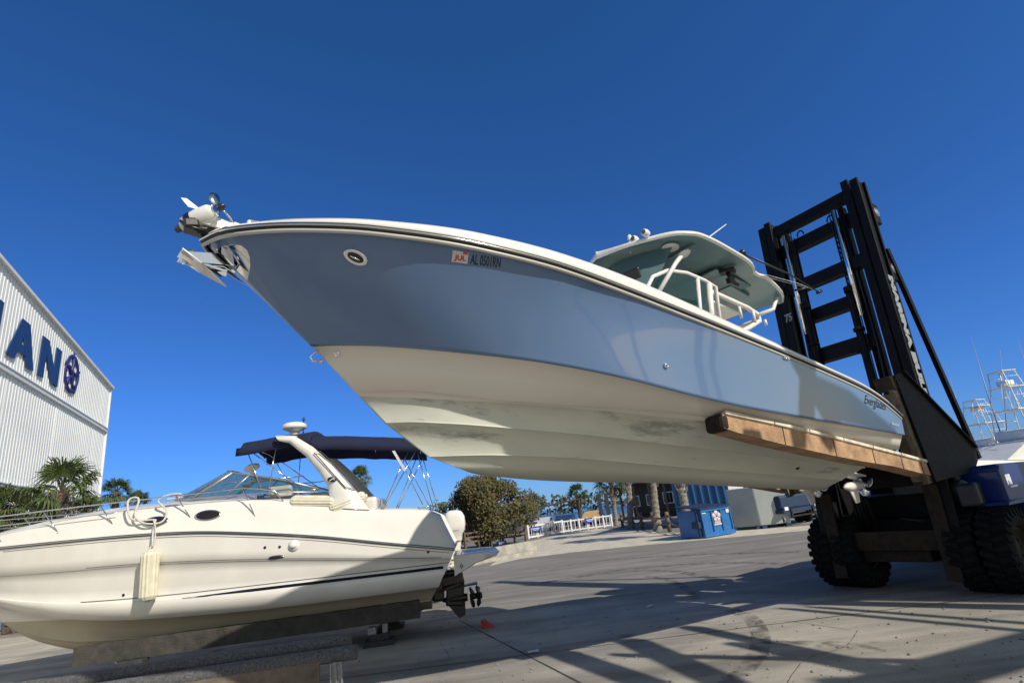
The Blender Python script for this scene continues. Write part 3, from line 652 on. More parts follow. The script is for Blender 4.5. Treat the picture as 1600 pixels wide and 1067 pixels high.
# forks, timber clad
FU = [-1.25, -.75, .45, 1.3, 2.2, 3.35, 4.25, 4.42]; FT = [.37, .40, .49, .54, .61, .665, .71, .71]; FB = [.16, .19, .28, .30, .345, .42, .50, .53]
for s_ in (1, -1):
    def vv(a): return (0 if s_ > 0 else .0) + s_ * a
    f_ = bpy.data.objects.new('fork', None); link(f_, fk); f_.location = T(-.9, vv(1.2), .3)
    off = -f_.location
    q = B(); q.grid([[T(u, vv(v), (t if v > 1.3 else t - .12) if k else b_) + off for v, k in ((1.50, 0), (1.50, 1), (1.22, 1), (1.22, 0))] for u, t, b_ in zip(FU, FT, FB)], False, True)
    for e in (0, -1): q.poly([T(FU[e], vv(v), (FT[e] if v > 1.3 else FT[e] - .12) if k else FB[e]) + off for v, k in ((1.50, 0), (1.50, 1), (1.22, 1), (1.22, 0))])
    q.build('timber_cladding', TIMBER, f_)
    q = B()
    ft = lambda u: float(np.interp(u, FU, FT)); 
    us = [-1.0, -.45, .1, .95, 1.75, 2.6, 3.4, 4.40]
    for a, b_ in zip(us[:-1], us[1:]):
        q.grid([[T(u, vv(v), ft(u) + dz - (0 if v > 1.3 else .12)) + off for v, dz in ((1.53, .004), (1.53, .045), (1.19, .045), (1.19, .004))] for u in (a + .012, b_ - .012)], False, True)
        for u in (a + .012, b_ - .012): q.poly([T(u, vv(v), ft(u) + dz - (0 if v > 1.3 else .12)) + off for v, dz in ((1.53, .004), (1.53, .045), (1.19, .045), (1.19, .004))])
    q.build('top_pad', PAD, f_)
    for u in (3.2, 2.0, .95, .1, -.55):
        t = ft(u); b0 = float(np.interp(u, FU, FB)); q = B(); q.box(T(u, vv(1.503), (t + b0) / 2) + off, (.016, .006, t - b0), RTILT); q.build('joint', mat('dark_joint', (.05, .035, .02), .9, var=0), f_)
    q = B(); q.lathe([(0, .0), (.06, 0), (.09, -.02), (.10, -.06), (.10, -.14)], T(4.45, vv(1.36), .61) + off, RTILT @ Vector((1, 0, -.1)), 14); q.box(T(4.38, vv(1.36), .61) + off, (.14, .30, .22), RTILT, .05); q.build('tip', RUST, f_)
    q = B(); q.bar(T(-1.05, vv(1.36), .30) + off, T(-.78, vv(1.36), 1.25) + off, .22, .10, .01, (1, 0, 0)); q.build('shank', RUST, f_)
# axle, chassis, cowls
q = B(); q.box(H(-1.62, CV, .90), (.22, 1.75, .34), None, .02); q.box(H(-1.8, CV, .62), (.3, 1.2, .22), None, .03); q.box(H(-1.52, CV, 1.06), (.04, 1.8, .04)); q.build('axle_beam', RUST, fk)
q = B(); q.box(H(-4.2, CV + .15, .95), (4.4, 1.5, .6), None, .04); q.box(H(-3.0, CV, 1.45), (1.4, 1.6, .5), None, .04); q.box(H(-2.3, CV + 1.0, 1.45), (.5, .16, 1.5), (0, .18, 0), .02); q.box(H(-2.3, CV - .95, 1.45), (.5, .16, 1.5), (0, .18, 0), .02); q.build('chassis', MASTD, fk)
q = B(); q.box(H(-2.55, CV + .35, 1.86), (.5, .75, .42), (0, .1, 0), .04); q.build('valve_block', mat('dark_grey_steel', (.06, .065, .07), .5, var=.3), fk)
q = B()
for k in range(4): q.tube([H(-1.9, CV - .62 + .07 * k, 1.1), H(-1.8, CV - .60 + .07 * k, 1.5), H(-1.75, CV - .55 + .05 * k, 2.0 + .1 * k), H(-1.9, CV - .5, 2.3)], .022, 6)
q.tube([H(-2.0, CV + .1, 1.22), H(-1.7, CV + .3, 1.28), H(-1.75, CV + .6, 1.22), H(-2.0, CV + .8, 1.2)], .02, 6); q.build('hydraulic_hose', BLACKR, fk)
for v_ in (CV - .38, CV - .22): 
    q = B(); q.cyl(H(-1.75, v_, 1.15), H(-1.6, v_ - .05, 2.05), .045, n=12); q.build('tilt_cylinder', MASTD, fk)
def outline_box(q, pts, v0, v1): q.poly([H(u, v0, z) for u, z in pts], (0, v1 - v0, 0))
q = B(); outline_box(q, [(-2.3, 1.42), (-2.3, 1.98), (-2.42, 2.08), (-5.6, 2.0), (-6.4, 1.7), (-6.4, .6), (-5.0, .6), (-4.6, 1.1), (-3.3, 1.40)], 1.30, 1.95)
q.b.normal_update(); bmesh.ops.bevel(q.b, geom=list(q.b.edges), offset=.03, segments=2, affect='EDGES'); hd = q.build('side_cowl', NAVYP, fk)
q = B(); outline_box(q, [(-2.9, 1.44), (-1.95, 1.44), (-1.9, 1.40), (-2.9, 1.38)], 1.25, 2.05); outline_box(q, [(-2.85, 1.40), (-2.95, 1.40), (-3.1, .7), (-2.9, .5), (-2.85, .9)], 1.95, 2.10); q.build('wheel_guard', NAVYP, hd)
q = B(); outline_box(q, [(-2.6, 1.42), (-2.6, 1.98), (-5.6, 2.0), (-6.4, 1.7), (-6.4, .6), (-5.0, .6), (-4.6, 1.1), (-3.3, 1.40)], -1.35, -.70); q.build('side_cowl', NAVYP, fk)
q = B(); q.box(H(-6.2, .3, 1.2), (1.2, 2.3, 1.2), None, .15); q.build('counterweight', NAVYP, fk)
Mx = Matrix((fh, Vector((0, 0, 1)), -ph)).transposed()   # lettering on the cowl side
Mt = Matrix((Vector((-1, 0, 0)), Vector((0, 0, 1)), Vector((0, 1, 0)))).transposed().to_4x4(); Mt.translation = H(-2.5, 1.953, 1.72)
put_text('FE', Mt, mat('white_paint_mark', (.6, .62, .65), .5, var=.1), hd, 'lettering', .2, .02, 1.1)
q = B(); q.box(H(-2.75, 1.953, 1.66), (.34, .006, .03)); q.build('lettering', MATS['white_paint_mark'], hd)
# cab
q = B(); q.box(H(-4.0, -.05, 1.75), (1.5, 1.1, .9), None, .05); q.box(H(-4.1, -.05, 2.75), (1.5, 1.15, .07), None, .02)
for a in (-.68, .68):
    for b2 in (-.5, .5): q.bar(H(-4.1 + a, -.05 + b2, 2.1), H(-4.1 + a, -.05 + b2, 2.75), .06, .06, 0, (1, 0, 0))
q.build('cab', MASTD, fk)
q = B(); q.lathe([(.02, -.16), (.17, -.15), (.18, .12), (.12, .17), (.08, .20)], H(-1.85, 1.45, 1.68), (0, 0, 1), 16); q.box(H(-1.9, 1.55, 1.62), (.42, .34, .40), (0, 0, .2), .05); q.build('air_cleaner', BLACKP, fk)
q = B(); q.tube([H(-1.85, 1.45, 1.8), H(-1.88, 1.42, 2.0), H(-2.0, 1.40, 2.12), H(-2.1, 1.34, 2.3)], [.07, .065, .06, .06], 12)
for k in range(3): q.cyl(H(-1.87, 1.435, 1.9 + .07 * k), H(-1.87, 1.432, 1.925 + .07 * k), .08, n=12)
q.build('intake_pipe', BLACKP, fk)
q = B(); q.box(H(-1.78, 1.24, 1.35), (.10, .16, 1.35), (0, .16, 0), .02); q.build('side_step', mat('worn_grey_paint', (.09, .10, .11), .6, var=.5, vscale=6), fk)
q = B(); q.lathe([(.06, 0), (.075, 0), (.075, .01), (.06, .01), (.06, 0)], H(-1.70, 1.325, 1.75), (0, 1, 0)); q.build('emblem', LETW, fk)
# wheels
def wheel(u, v0, v1, r, rim=.36):
    wo = bpy.data.objects.new('wheel', None); link(wo, fk); wo.location = H(u, (v0 + v1) / 2, r)
    hw = (v1 - v0) / 2
    q = B(); q.lathe([(rim, -hw + .05), (rim + .04, -hw + .01), (r * .80, -hw), (r * .93, -hw + .03), (r - .035, -hw + .07), (r - .03, 0), (r - .035, hw - .07), (r * .93, hw - .03), (r * .80, hw), (rim + .04, hw - .01), (rim, hw - .05)], (0, 0, 0), (0, 1, 0), 48)
    NL = 26
    for k in range(NL):      # lugs
        a = 2 * pi * k / NL
        for sg in (1, -1):
            a2 = a + (pi / NL if sg < 0 else 0)
            R_ = Matrix.Rotation(a2, 3, 'Y')
            q.box(R_ @ Vector((0, sg * hw * .52, r - .02)), (.085, hw * .98, .055), R_ @ Matrix.Rotation(sg * .3, 3, 'Z'), .008)
            q.box(R_ @ Vector((0, sg * (hw - .012), r - .085)), (.075, .05, .15), R_ @ Matrix.Rotation(sg * .18, 3, 'X'), .008)
    q.build('tyre', TYRE, wo, weld=False)
    q = B()
    for sg in (1, -1): q.lathe([(rim, hw * .55 * sg), (rim - .02, hw * .8 * sg), (rim - .05, hw * .5 * sg), (.2, hw * .3 * sg), (.12, hw * .45 * sg), (0, hw * .45 * sg)], (0, 0, 0), (0, 1, 0), 28)
    for k in range(8): a = k * pi / 4; q.cyl((.17 * cos(a), hw * .3, .17 * sin(a)), (.17 * cos(a), hw * .48, .17 * sin(a)), .02, n=8)
    q.build('rim', MAST, wo)
for a, b_ in ((-1.38, -.93), (-.88, -.45), (1.12, 1.56), (1.61, 2.05)): wheel(-2.0, a, b_, .69)
for a, b_ in ((-.9, -.45), (1.05, 1.5)): wheel(-5.6, a, b_, .5, .26)

# ================================================================== GROUND
gm = bpy.data.materials.new('concrete_yard'); gm.use_nodes = True; n_ = gm.node_tree; bs = n_.nodes['Principled BSDF']
N = n_.nodes.new; L = n_.links.new
tc = N('ShaderNodeTexCoord')
def noise(sc, det=8, ro=.65, vec=None, sx=(1, 1, 1), loc=(0, 0, 0), rz=0):
    mp = N('ShaderNodeMapping'); mp.inputs['Scale'].default_value = sx; mp.inputs['Location'].default_value = loc; mp.inputs['Rotation'].default_value = (0, 0, rz); L(tc.outputs['Object'], mp.inputs[0])
    t = N('ShaderNodeTexNoise'); t.inputs['Scale'].default_value = sc; t.inputs['Detail'].default_value = det; t.inputs['Roughness'].default_value = ro; L(mp.outputs[0], t.inputs['Vector']); return t.outputs['Fac']
def ramp(x, stops):
    r = N('ShaderNodeValToRGB'); e = r.color_ramp.elements
    while len(e) < len(stops): e.new(.5)
    for k, (p_, c_) in enumerate(stops): e[k].position = p_; e[k].color = (*c_, 1) if len(c_) == 3 else c_
    L(x, r.inputs[0]); return r.outputs[0]
def mix(fac, a, b_, mode='MIX'):
    x = N('ShaderNodeMixRGB'); x.blend_type = mode
    for k, s_ in ((0, fac), (1, a), (2, b_)):
        if isinstance(s_, (int, float)): x.inputs[k].default_value = s_
        elif isinstance(s_, tuple): x.inputs[k].default_value = (*s_, 1)
        else: L(s_, x.inputs[k])
    return x.outputs[0]
def mrange(x, a, b_, c_=0, d=1):
    r = N('ShaderNodeMapRange'); r.inputs['From Min'].default_value = a; r.inputs['From Max'].default_value = b_; r.inputs['To Min'].default_value = c_; r.inputs['To Max'].default_value = d; L(x, r.inputs['Value']); return r.outputs[0]
YAW = radians(-33)
base = ramp(noise(.35, 10, .7), [(.30, (.265, .25, .22)), (.5, (.37, .347, .302)), (.70, (.48, .45, .385))])
streak = ramp(noise(.5, 8, .6, sx=(.16, 1.5, 1), rz=radians(-14)), [(.32, (.50, .50, .50)), (.5, (.95, .94, .93)), (.68, (1.30, 1.27, 1.20))])
c = mix(1.0, base, streak, 'MULTIPLY')
c = mix(1.0, c, ramp(noise(60, 3, .6), [(.3, (.70, .70, .70)), (.7, (1.25, 1.25, 1.25))]), 'MULTIPLY')
c = mix(mrange(noise(2.2, 9, .75, loc=(7, 3, 0)), .60, .72), c, (.17, .16, .14))
vs_ = N('ShaderNodeTexVoronoi'); vs_.inputs['Scale'].default_value = .55; vs_.inputs['Randomness'].default_value = 1; L(tc.outputs['Object'], vs_.inputs['Vector'])
vd_ = N('ShaderNodeMath'); vd_.operation = 'MULTIPLY_ADD'; L(noise(6, 6, .7), vd_.inputs[0]); vd_.inputs[1].default_value = .22; L(vs_.outputs['Distance'], vd_.inputs[2])
c = mix(mrange(vd_.outputs[0], .22, .15, 0, .55), c, (.07, .065, .058))
# asphalt beyond the slabs
sp = N('ShaderNodeSeparateXYZ'); L(tc.outputs['Object'], sp.inputs[0])
asp = ramp(noise(.8, 9, .7, sx=(.3, 1.6, 1), rz=radians(-8)), [(.3, (.16, .15, .135)), (.55, (.235, .222, .20)), (.72, (.35, .33, .295))])
wob = noise(.25, 5, .6)
ya = N('ShaderNodeMath'); ya.operation = 'MULTIPLY_ADD'; L(wob, ya.inputs[0]); ya.inputs[1].default_value = 3.5; L(sp.outputs['Y'], ya.inputs[2])
xa = N('ShaderNodeMath'); xa.operation = 'MULTIPLY_ADD'; L(sp.outputs['X'], xa.inputs[0]); xa.inputs[1].default_value = .45; L(ya.outputs[0], xa.inputs[2])
c = mix(mrange(xa.outputs[0], 16.2, 17.2), c, asp)
L(c, bs.inputs['Base Color']); bs.inputs['Roughness'].default_value = .92; bs.inputs['Specular IOR Level'].default_value = .15
bp = N('ShaderNodeBump'); bp.inputs['Strength'].default_value = .35; bp.inputs['Distance'].default_value = .01; L(noise(25, 6, .7), bp.inputs['Height']); L(bp.outputs[0], bs.inputs['Normal'])
q = B(); q.grid([[(x, y, 0) for x in (-900, -40, 40, 900)] for y in (-200, -5, 60, 1500)], False)
gr = q.build('ground', gm); gr['kind'] = 'structure'
# slab joints
def lineG(a, b_, wd, name, material, z=.004, ext=(0, 0)):
    a = G(*a); b_ = G(*b_); d = (b_ - a).normalized(); a = a - d * ext[0]; b_ = b_ + d * ext[1]; nrm = Vector((-d.y, d.x, 0)) * wd / 2
    k = 40; rows = []
    for i in range(k + 1):
        p = a + (b_ - a) * (i / k); j = (random.random() - .5) * wd * .5; p = p + nrm * j
        w_ = .6 + random.random() * .8; rows.append([p + nrm * w_ + Vector((0, 0, z)), p - nrm * w_ + Vector((0, 0, z))])
    q = B(); q.grid(rows, False); o = q.build(name, material); o['kind'] = 'structure'; return o
JM = mat('joint_sealant', (.05, .047, .042), .9, var=.4, vscale=20)
lineG((722, 971), (869, 1047), .035, 'slab_joint', JM, ext=(.3, 6)); lineG((812, 1024), (1037, 996), .03, 'slab_joint', JM, ext=(9, 7))

# ================================================================== WHITE CABIN CRUISER ON BLOCKS
psi_s = .11364
OS = Vector((-3.468, 13.342, .42))
sf = Vector((-cos(psi_s), -sin(psi_s), 0)); sp_ = Vector((sin(psi_s), -cos(psi_s), 0))
MS = Matrix((sf, sp_, Vector((0, 0, 1)))).transposed().to_4x4(); MS.translation = OS; MSi = MS.inverted()
cru = thing('cabin_cruiser', 'cream white cabin cruiser with navy bimini top resting on blocks', 'motorboat', MS)
U0 = -1.6
r_v = pch([-1.6, 0, 2, 3.7, 5, 6.2, 7.3, 8.5, 9.3, 9.8], [1.38, 1.43, 1.44, 1.41, 1.31, 1.12, .85, .48, .20, 0])
r_w = pch([-1.6, -.14, 1.16, 2.45, 3.72, 4.96, 6.16, 7.33, 8.6, 9.8], [1.25, 1.55, 1.83, 2.05, 2.22, 2.30, 2.34, 2.37, 2.40, 2.42])
c_v = pch([-1.6, 0, 2, 3.7, 4.9, 6.1, 7.2, 8.1, 8.75], [1.22, 1.24, 1.24, 1.21, 1.14, .93, .60, .25, 0])
c_w = pch([-1.6, 0, 2, 3.7, 4.9, 6.1, 7.2, 8.1, 8.75], [.57, .58, .60, .66, .73, .86, 1.05, 1.25, 1.42])
m_v = pch([-1.6, 0, 2, 3.7, 4.9, 6.1, 7.2, 8.3, 9.0], [1.33, 1.36, 1.37, 1.34, 1.26, 1.06, .76, .32, 0])
m_w = pch([-1.6, 0, 2, 3.7, 4.9, 6.1, 7.2, 8.3, 9.0], [.90, .92, .94, 1.0, 1.06, 1.16, 1.30, 1.48, 1.62])
n_v = pch([-1.6, 0, 2, 3.7, 4.9, 6.1, 7.2, 8.4, 9.2], [1.37, 1.41, 1.42, 1.38, 1.30, 1.11, .82, .38, 0])
n_w = pch([-1.6, 0, 2, 3.7, 4.9, 6.1, 7.2, 8.4, 9.2], [1.06, 1.24, 1.48, 1.64, 1.72, 1.76, 1.80, 1.86, 1.92])
k_w = pch([-1.6, 5, 6.2, 7.2, 8, 8.3], [.0, .0, .10, .38, .82, 1.05])
b_v = pch([-1.6, 4, 6, 7.4, 8.2], [.66, .62, .44, .16, 0]); b_w = pch([-1.6, 4, 6, 7.4, 8.2], [.26, .28, .36, .62, .98])
SS2 = [1 - (1 - i / 56) ** 1.3 for i in range(57)]
def cc(vf, wf, ue, U0=-1.6): return [Vector((U0 + (ue - U0) * t, max(vf(U0 + (ue - U0) * t), 0) if t < .9999 else 0, wf(U0 + (ue - U0) * t))) for t in SS2]
K2 = [Vector((-.95 + (7.9 + .95) * t, 0, k_w(-.95 + (7.9 + .95) * t))) for t in SS2]
BB = cc(b_v, b_w, 8.2, -.98); C2 = cc(c_v, c_w, 8.75, -1.2); M2 = cc(m_v, m_w, 9.0, -1.40); N2 = cc(n_v, n_w, 9.2, -1.5); R2 = cc(r_v, r_w, 9.8)
hb = B()
def lip(c, o_, dz): return [Vector((p.x, max(p.y + o_ * min(1, p.y * 4), 0), p.z + dz)) for p in c]
side([K2, between(K2, BB, .5), lip(BB, -.04, -.015)], 0); side([lip(BB, -.04, -.015), lip(BB, 0, -.02)], 0, False); side([lip(BB, 0, -.02), BB], 0, False)
side([BB, between(BB, C2, .5), lip(C2, -.09, -.01)], 0); side([lip(C2, -.09, -.01), lip(C2, 0, -.02)], 0, False)
side([lip(C2, 0, -.02), between(C2, M2, .5), lip(M2, 0, -.012)], 1); side([lip(M2, 0, -.012), lip(M2, -.018, 0)], 1, False)
side([lip(M2, -.018, 0), between(M2, N2, .35, 1.0), between(M2, N2, .7, 1.0), lip(N2, 0, -.008)], 1); side([lip(N2, 0, -.008), lip(N2, .02, .004)], 1, False)
side([lip(N2, .02, .004), between(lip(N2, .02, 0), R2, .35, 1.25), between(lip(N2, .02, 0), R2, .7, 1.25), R2], 1)
for cl, mi in (([K2, BB, C2], 0), ([C2, M2, N2, R2], 1)):
    hb.mi = mi; hb.grid([[Vector((p.x + .001, p.y * k, p.z)) for p in [c[0] for c in cl]] for k in (1, .5, 0, -.5, -1)], False)
ch = hb.build('hull', [CRUH, CREAM], cru)
_b2 = bmesh.new(); _b2.from_mesh(ch.data); HT2 = BVHTree.FromBMesh(_b2)
RA2 = around(R2); RN2 = outn(RA2)
if RN2[5].y < 0: RN2 = [-n for n in RN2]
DGREY = mat('grey_rubber', (.06, .06, .062), .5, var=.2)
strip([(-.01, -.03), (.02, -.025), (.028, 0), (.02, .025), (-.01, .03)], 'rub_rail', DGREY, cru, RA2, RN2)
strip([(.024, -.010), (.036, -.006), (.036, .006), (.024, .010)], 'steel_insert', STEEL, cru, RA2, RN2)
# painted stripes on the side
def sidestripe(us, wf, th, name, material, off=.004):
    q = B(); rws = []
    for u in us:
        w = wf(u); h_ = th(u) if callable(th) else th
        a = side_hit(u, w + h_ / 2, off, HT2); b_ = side_hit(u, w - h_ / 2, off, HT2)
        if a and b_: rws.append([a, b_])
    q.grid(rws, False); return q.build(name, material, cru)
NAVYS = mat('navy_stripe', (.010, .012, .03), .25, var=0); GREYS = mat('grey_stripe', (.16, .15, .14), .35, var=0)
ul = [-1.45 + i * .12 for i in range(47)]
sidestripe([u for u in ul if u < 3.9], lambda u: .945 + .012 * u - (0 if u < 2 else .0), lambda u: .06 * min(1, (4.0 - u) / 1.5), 'boot_stripe', NAVYS)
sidestripe([-1.45 + i * .12 for i in range(62)], lambda u: 1.03 + .012 * u + .006 * max(0, u - 3) ** 2, .016, 'pin_stripe', GREYS)
sidestripe([-1.3 + i * .12 for i in range(60)], lambda u: n_w(u) + .03, .014, 'pin_stripe', GREYS)
sidestripe([-1.5 + i * .12 for i in range(78)], lambda u: r_w(u) - .075, .012, 'pin_stripe', GREYS)

# deck moulding
dk_w = pch([-1.6, -1.53, -1.35, -1.1, .16, 1.2, 2.6, 3.95, 5.24, 6.5, 7.8, 9.0, 9.8], [1.34, 1.70, 1.98, 2.12, 2.30, 2.58, 2.76, 2.84, 2.86, 2.80, 2.68, 2.52, 2.44])
rowsd = []
for p in R2:
    u = p.x; a = p.y; r = p.z; d = max(dk_w(u), r + .02)
    dd = d - r
    inner = .70 if u > 2.9 else .80
    pts = [Vector((u, a, r + .028)), Vector((u, a * .985, r + .06)), Vector((u, a * .94, r + dd * .34)), Vector((u, a * .905, r + dd * .52)), Vector((u, a * .87, r + dd * .72)), Vector((u, a * .82, r + dd * .92)), Vector((u, a * .75, d))]
    if u > 2.9: pts += [Vector((u, a * .45, d + .10)), Vector((u, 0, d + .14))]
    else: pts += [Vector((u, a * .70, d - .02)), Vector((u, 0 if False else a * .68, 1.35))]
    rowsd.append(pts)
q = B()
for sg in (1, -1): 
    q.grid([[Vector((x.x, x.y * sg, x.z)) for x in r] for r in rowsd])
    q.grid([[Vector((rowsd[i][8].x, rowsd[i][8].y * sg, rowsd[i][8].z)), Vector((rowsd[i][8].x, 0, rowsd[i][8].z))] for i in range(len(rowsd)) if rowsd[i][0].x <= 2.9], False)
    q.grid([[Vector((x.x, x.y * sg, x.z)) for x in rowsd[0]], [Vector((x.x, 0, min(x.z, 1.9))) for x in rowsd[0]]], False)
q.build('deck', CREAM, cru)
_b3 = bmesh.new(); 
for o_ in cru.children: 
    if o_.name.startswith('deck'): _b3.from_mesh(o_.data)
DT = BVHTree.FromBMesh(_b3)
# deck side handrail / toe moulding
def dsurf(u, fr):     # point on deck side: fr 0 at rail, 1 at deck edge
    a = r_v(u); r = r_w(u); d = max(dk_w(u), r + .02); return Vector((u, a * (.985 - .235 * fr), r + .06 + (d - r - .06) * fr))
q = B(); q.tube([dsurf(-1.2 + i * .3, .55) + Vector((0, .01, 0)) for i in range(9)], .012, 6); q.build('deck_trim', DGREY, cru)
# portholes in the deck side
for px, py, nm in ((243, 815, 'a'), (325, 805, 'b')):
    c, n = pickl(px, py, DT, MSi)
    if n.y < 0: n = -n
    tu = (Vector((-1, 0, -.05)) - n * Vector((-1, 0, -.05)).dot(n)).normalized(); tv = n.cross(tu); c = c + n * .012
    q = B(); q.grid([oval(.265, .115, -.02), oval(.265, .115, .004), oval(.235, .09, .006)], True, True); po = q.build('porthole', STEEL, cru)
    q = B(); q.grid([oval(.235, .09, .004), oval(.12, .045, .010), oval(.001, .001, .012)], True, True); q.build('pane', DARKG, po)
# oval hull vent, badge and through-hulls
def hdisc(px, py, r, name, m_, sx=1.0, h=.012):
    c, n = pickl(px, py, HT2, MSi)
    if n.y < 0: n = -n
    b = B(); b.lathe([(0, h), (r * .7, h), (r, h * .5), (r, 0)], (0, 0, 0), (0, 0, 1), 20)
    tu = (Vector((-1, 0, 0)) - n * Vector((-1, 0, 0)).dot(n)).normalized(); tv = n.cross(tu)
    M_ = Matrix((tu * sx, tv, n)).transposed().to_4x4(); M_.translation = c + n * .002
    b.b.transform(M_); return b.build(name, m_, cru)
vt_ = hdisc(431, 870.5, .045, 'hull_vent', STEEL, 3.9); hdisc(431, 870.5, .032, 'vent_grille', BLACKP, 4.4, .02)
for a in ((414, 855), (437, 854), (193, 929), (669, 862)): hdisc(*a, .028, 'hull_fitting', BLACKP)
c, n = pickl(459, 852, HT2, MSi); q = B(); q.sph(c + Vector((0, .04, 0)), .07, (1.1, .7, .8)); q.lathe([(.12, 0), (.1, .03), (.03, .06)], c, n if n.y > 0 else -n, 14); q.build('vent_scoop', PLASTIC, cru)

# bow rail
stan = lambda u: Vector((u, r_v(u) * .90, max(dk_w(u) * .4 + r_w(u) * .6, 0)))
def railpt(u, h, sg=1): 
    a = r_v(min(u, 9.5)) * .93 if u < 9.5 else .1; return Vector((u, a * sg, (3.0 if u < 3.6 else 3.0) * h + (1 - h) * (r_w(u) + .30) + .012 * max(0, u - 5) * h))
for sg in (1, -1):
    q = B()
    ptsr = [railpt(u, 1, sg) for u in [2.75 + .25 * i for i in range(28)]]
    ptsr = [dsurf(1.9, .8) * 1.0] + [Vector((2.1, r_v(2.1) * .87, 2.86)), Vector((2.4, r_v(2.4) * .9, 2.95))] + ptsr if sg > 0 else [Vector((2.1, -r_v(2.1) * .87, 2.86)), Vector((2.4, -r_v(2.4) * .9, 2.95))] + ptsr
    q.tube(ptsr, .014, 7)
    q.tube([railpt(u, .45, sg) for u in [5.3 + .25 * i for i in range(17)]], .011, 6)
    for ut, ub in ((2.75, 2.45), (4.1, 3.75), (5.7, 5.35), (6.95, 6.55), (8.3, 7.9)):
        bs_ = Vector((ub, r_v(ub) * .90 * sg, r_w(ub) + .30 * (dk_w(ub) - r_w(ub)) + .05)); q.tube([bs_, railpt(ut, 1, sg)], .013, 7); q.lathe([(.035, 0), (.03, .015), (.015, .02)], bs_, (0, 0, 1), 10)
    q.build('bow_rail', STEEL, cru)

# windshield
WSH = {}
fr = B(); gl = B()
def ws(u, v, w): return Vector((u, v, w))
topL = [ws(1.25, .98, 2.83), ws(2.0, .98, 3.10), ws(2.75, .94, 3.30), ws(3.15, .84, 3.40), ws(3.38, .55, 3.48), ws(3.46, 0, 3.53)]
botL = [ws(1.25, 1.03, 2.76), ws(2.2, 1.05, 2.86), ws(3.2, 1.02, 2.90), ws(3.95, .92, 2.93), ws(4.45, .6, 2.97), ws(4.62, 0, 3.0)]
for sg in (1, -1):
    tl = [Vector((p.x, p.y * sg, p.z)) for p in topL]; bo = [Vector((p.x, p.y * sg, p.z)) for p in botL]
    fr.tube(tl, .022, 7); fr.tube(bo, .018, 7)
    for k in (2, 3, 5): fr.tube([bo[k], tl[k]], .02 if k != 3 else .035, 6)
    gl.grid([bo, tl], False)
wf_ = fr.build('windshield_frame', mat('grey_aluminium', (.42, .43, .44), .35, .7, var=.05), cru); gl.build('glass', CLEARG, wf_)
q = B(); q.box((2.2, .2, 2.9), (.5, .9, .25), None, .05); q.box((1.6, -.5, 2.55), (.5, .5, .6), None, .08); q.box((.3, 0, 2.3), (.5, 1.7, .5), None, .08); q.build('cockpit_seat', CREAM, cru)
q = B(); q.box((2.9, .72, 3.08), (.16, .01, .08), (0, 0, 0)); q.build('sticker', RED, cru)
# radar arch: leg profile swept each side + top bar
def arch_pts(sg):
    outer = [(2.16, 4.08), (1.75, 4.03), (1.35, 3.74), (.98, 3.36), (.66, 2.98), (.40, 2.64), (.16, 2.26)]
    inner = [(2.10, 3.96), (1.86, 3.88), (1.50, 3.55), (1.22, 3.18), (1.02, 2.85), (.98, 2.60), (1.15, 2.42)]
    rws = []
    for (uo, wo), (ui, wi) in zip(outer, inner):
        t = max(0, min(1, (wo - 2.3) / 1.8)); v = (1.20 - .10 * t ** 2); th = .12
        rws.append([Vector((uo, sg * v, wo)), Vector(((uo + ui) / 2, sg * (v + .035), (wo + wi) / 2)), Vector((ui, sg * v, wi)), Vector((ui, sg * (v - th), wi)), Vector((uo, sg * (v - th), wo))])
    return rws
q = B()
for sg in (1, -1): q.grid(arch_pts(sg), True, True)
A0 = arch_pts(1)[0]; A1 = arch_pts(-1)[0]
rw = []
for k in range(13):
    t = k / 12; z = .10 * sin(pi * t)
    rw.append([A0[0].lerp(A1[0], t) + Vector((0, 0, z)), A0[2].lerp(A1[2], t) + Vector((.05, 0, z)), arch_pts(1)[1][2].lerp(arch_pts(-1)[1][2], t) + Vector((0, 0, z)), arch_pts(1)[1][0].lerp(arch_pts(-1)[1][0], t) + Vector((0, 0, z))])
q.grid(rw, True, True); ar = q.build('radar_arch', CREAM, cru)
q = B(); q.tube([(.42, 1.22, 2.72), (.62, 1.225, 3.0), (.9, 1.21, 3.35), (1.18, 1.20, 3.62), (1.3, 1.21, 3.6), (1.12, 1.225, 3.38), (.86, 1.235, 3.05), (.64, 1.235, 2.78)], .012, 6, closed=True); q.build('arch_trim', DGREY, ar)
def ovalat(c0, n, a, b_, h, tu0=Vector((-1, 0, -.1)), k=20):
    tu = (tu0 - n * tu0.dot(n)).normalized(); tv = n.cross(tu)
    return [c0 + tu * (a * cos(2 * pi * j / k)) + tv * (b_ * sin(2 * pi * j / k)) + n * h for j in range(k)]
nn = Vector((0, 1, .05)).normalized(); q = B(); q.grid([ovalat(Vector((.92, 1.235, 2.98)), nn, .10, .055, .0), ovalat(Vector((.92, 1.235, 2.98)), nn, .09, .05, .012), ovalat(Vector((.92, 1.235, 2.98)), nn, .001, .001, .013)], True, True); bdg = q.build('badge', CANVASL, ar)
q = B(); q.box((.92, 1.25, 2.98), (.12, .004, .02), (0, .5, 0)); q.box((.88, 1.251, 2.985), (.02, .004, .06), (0, .5, 0)); q.build('badge_mark', GREYL, bdg)
q = B(); q.lathe([(.09, -.12), (.10, 0), (.12, .06), (.26, .12), (.28, .15), (.27, .22), (.2, .26), (0, .27)], (2.0, .25, 4.22), (0, 0, 1), 24); q.build('radar_dome', PLASTIC, cru)
q = B(); q.cyl((1.9, -.1, 4.2), (1.88, -.1, 4.62), .014, n=8); q.lathe([(.03, 0), (.035, .05), (0, .08)], (1.88, -.1, 4.6)); q.build('anchor_light', BLACKP, cru)
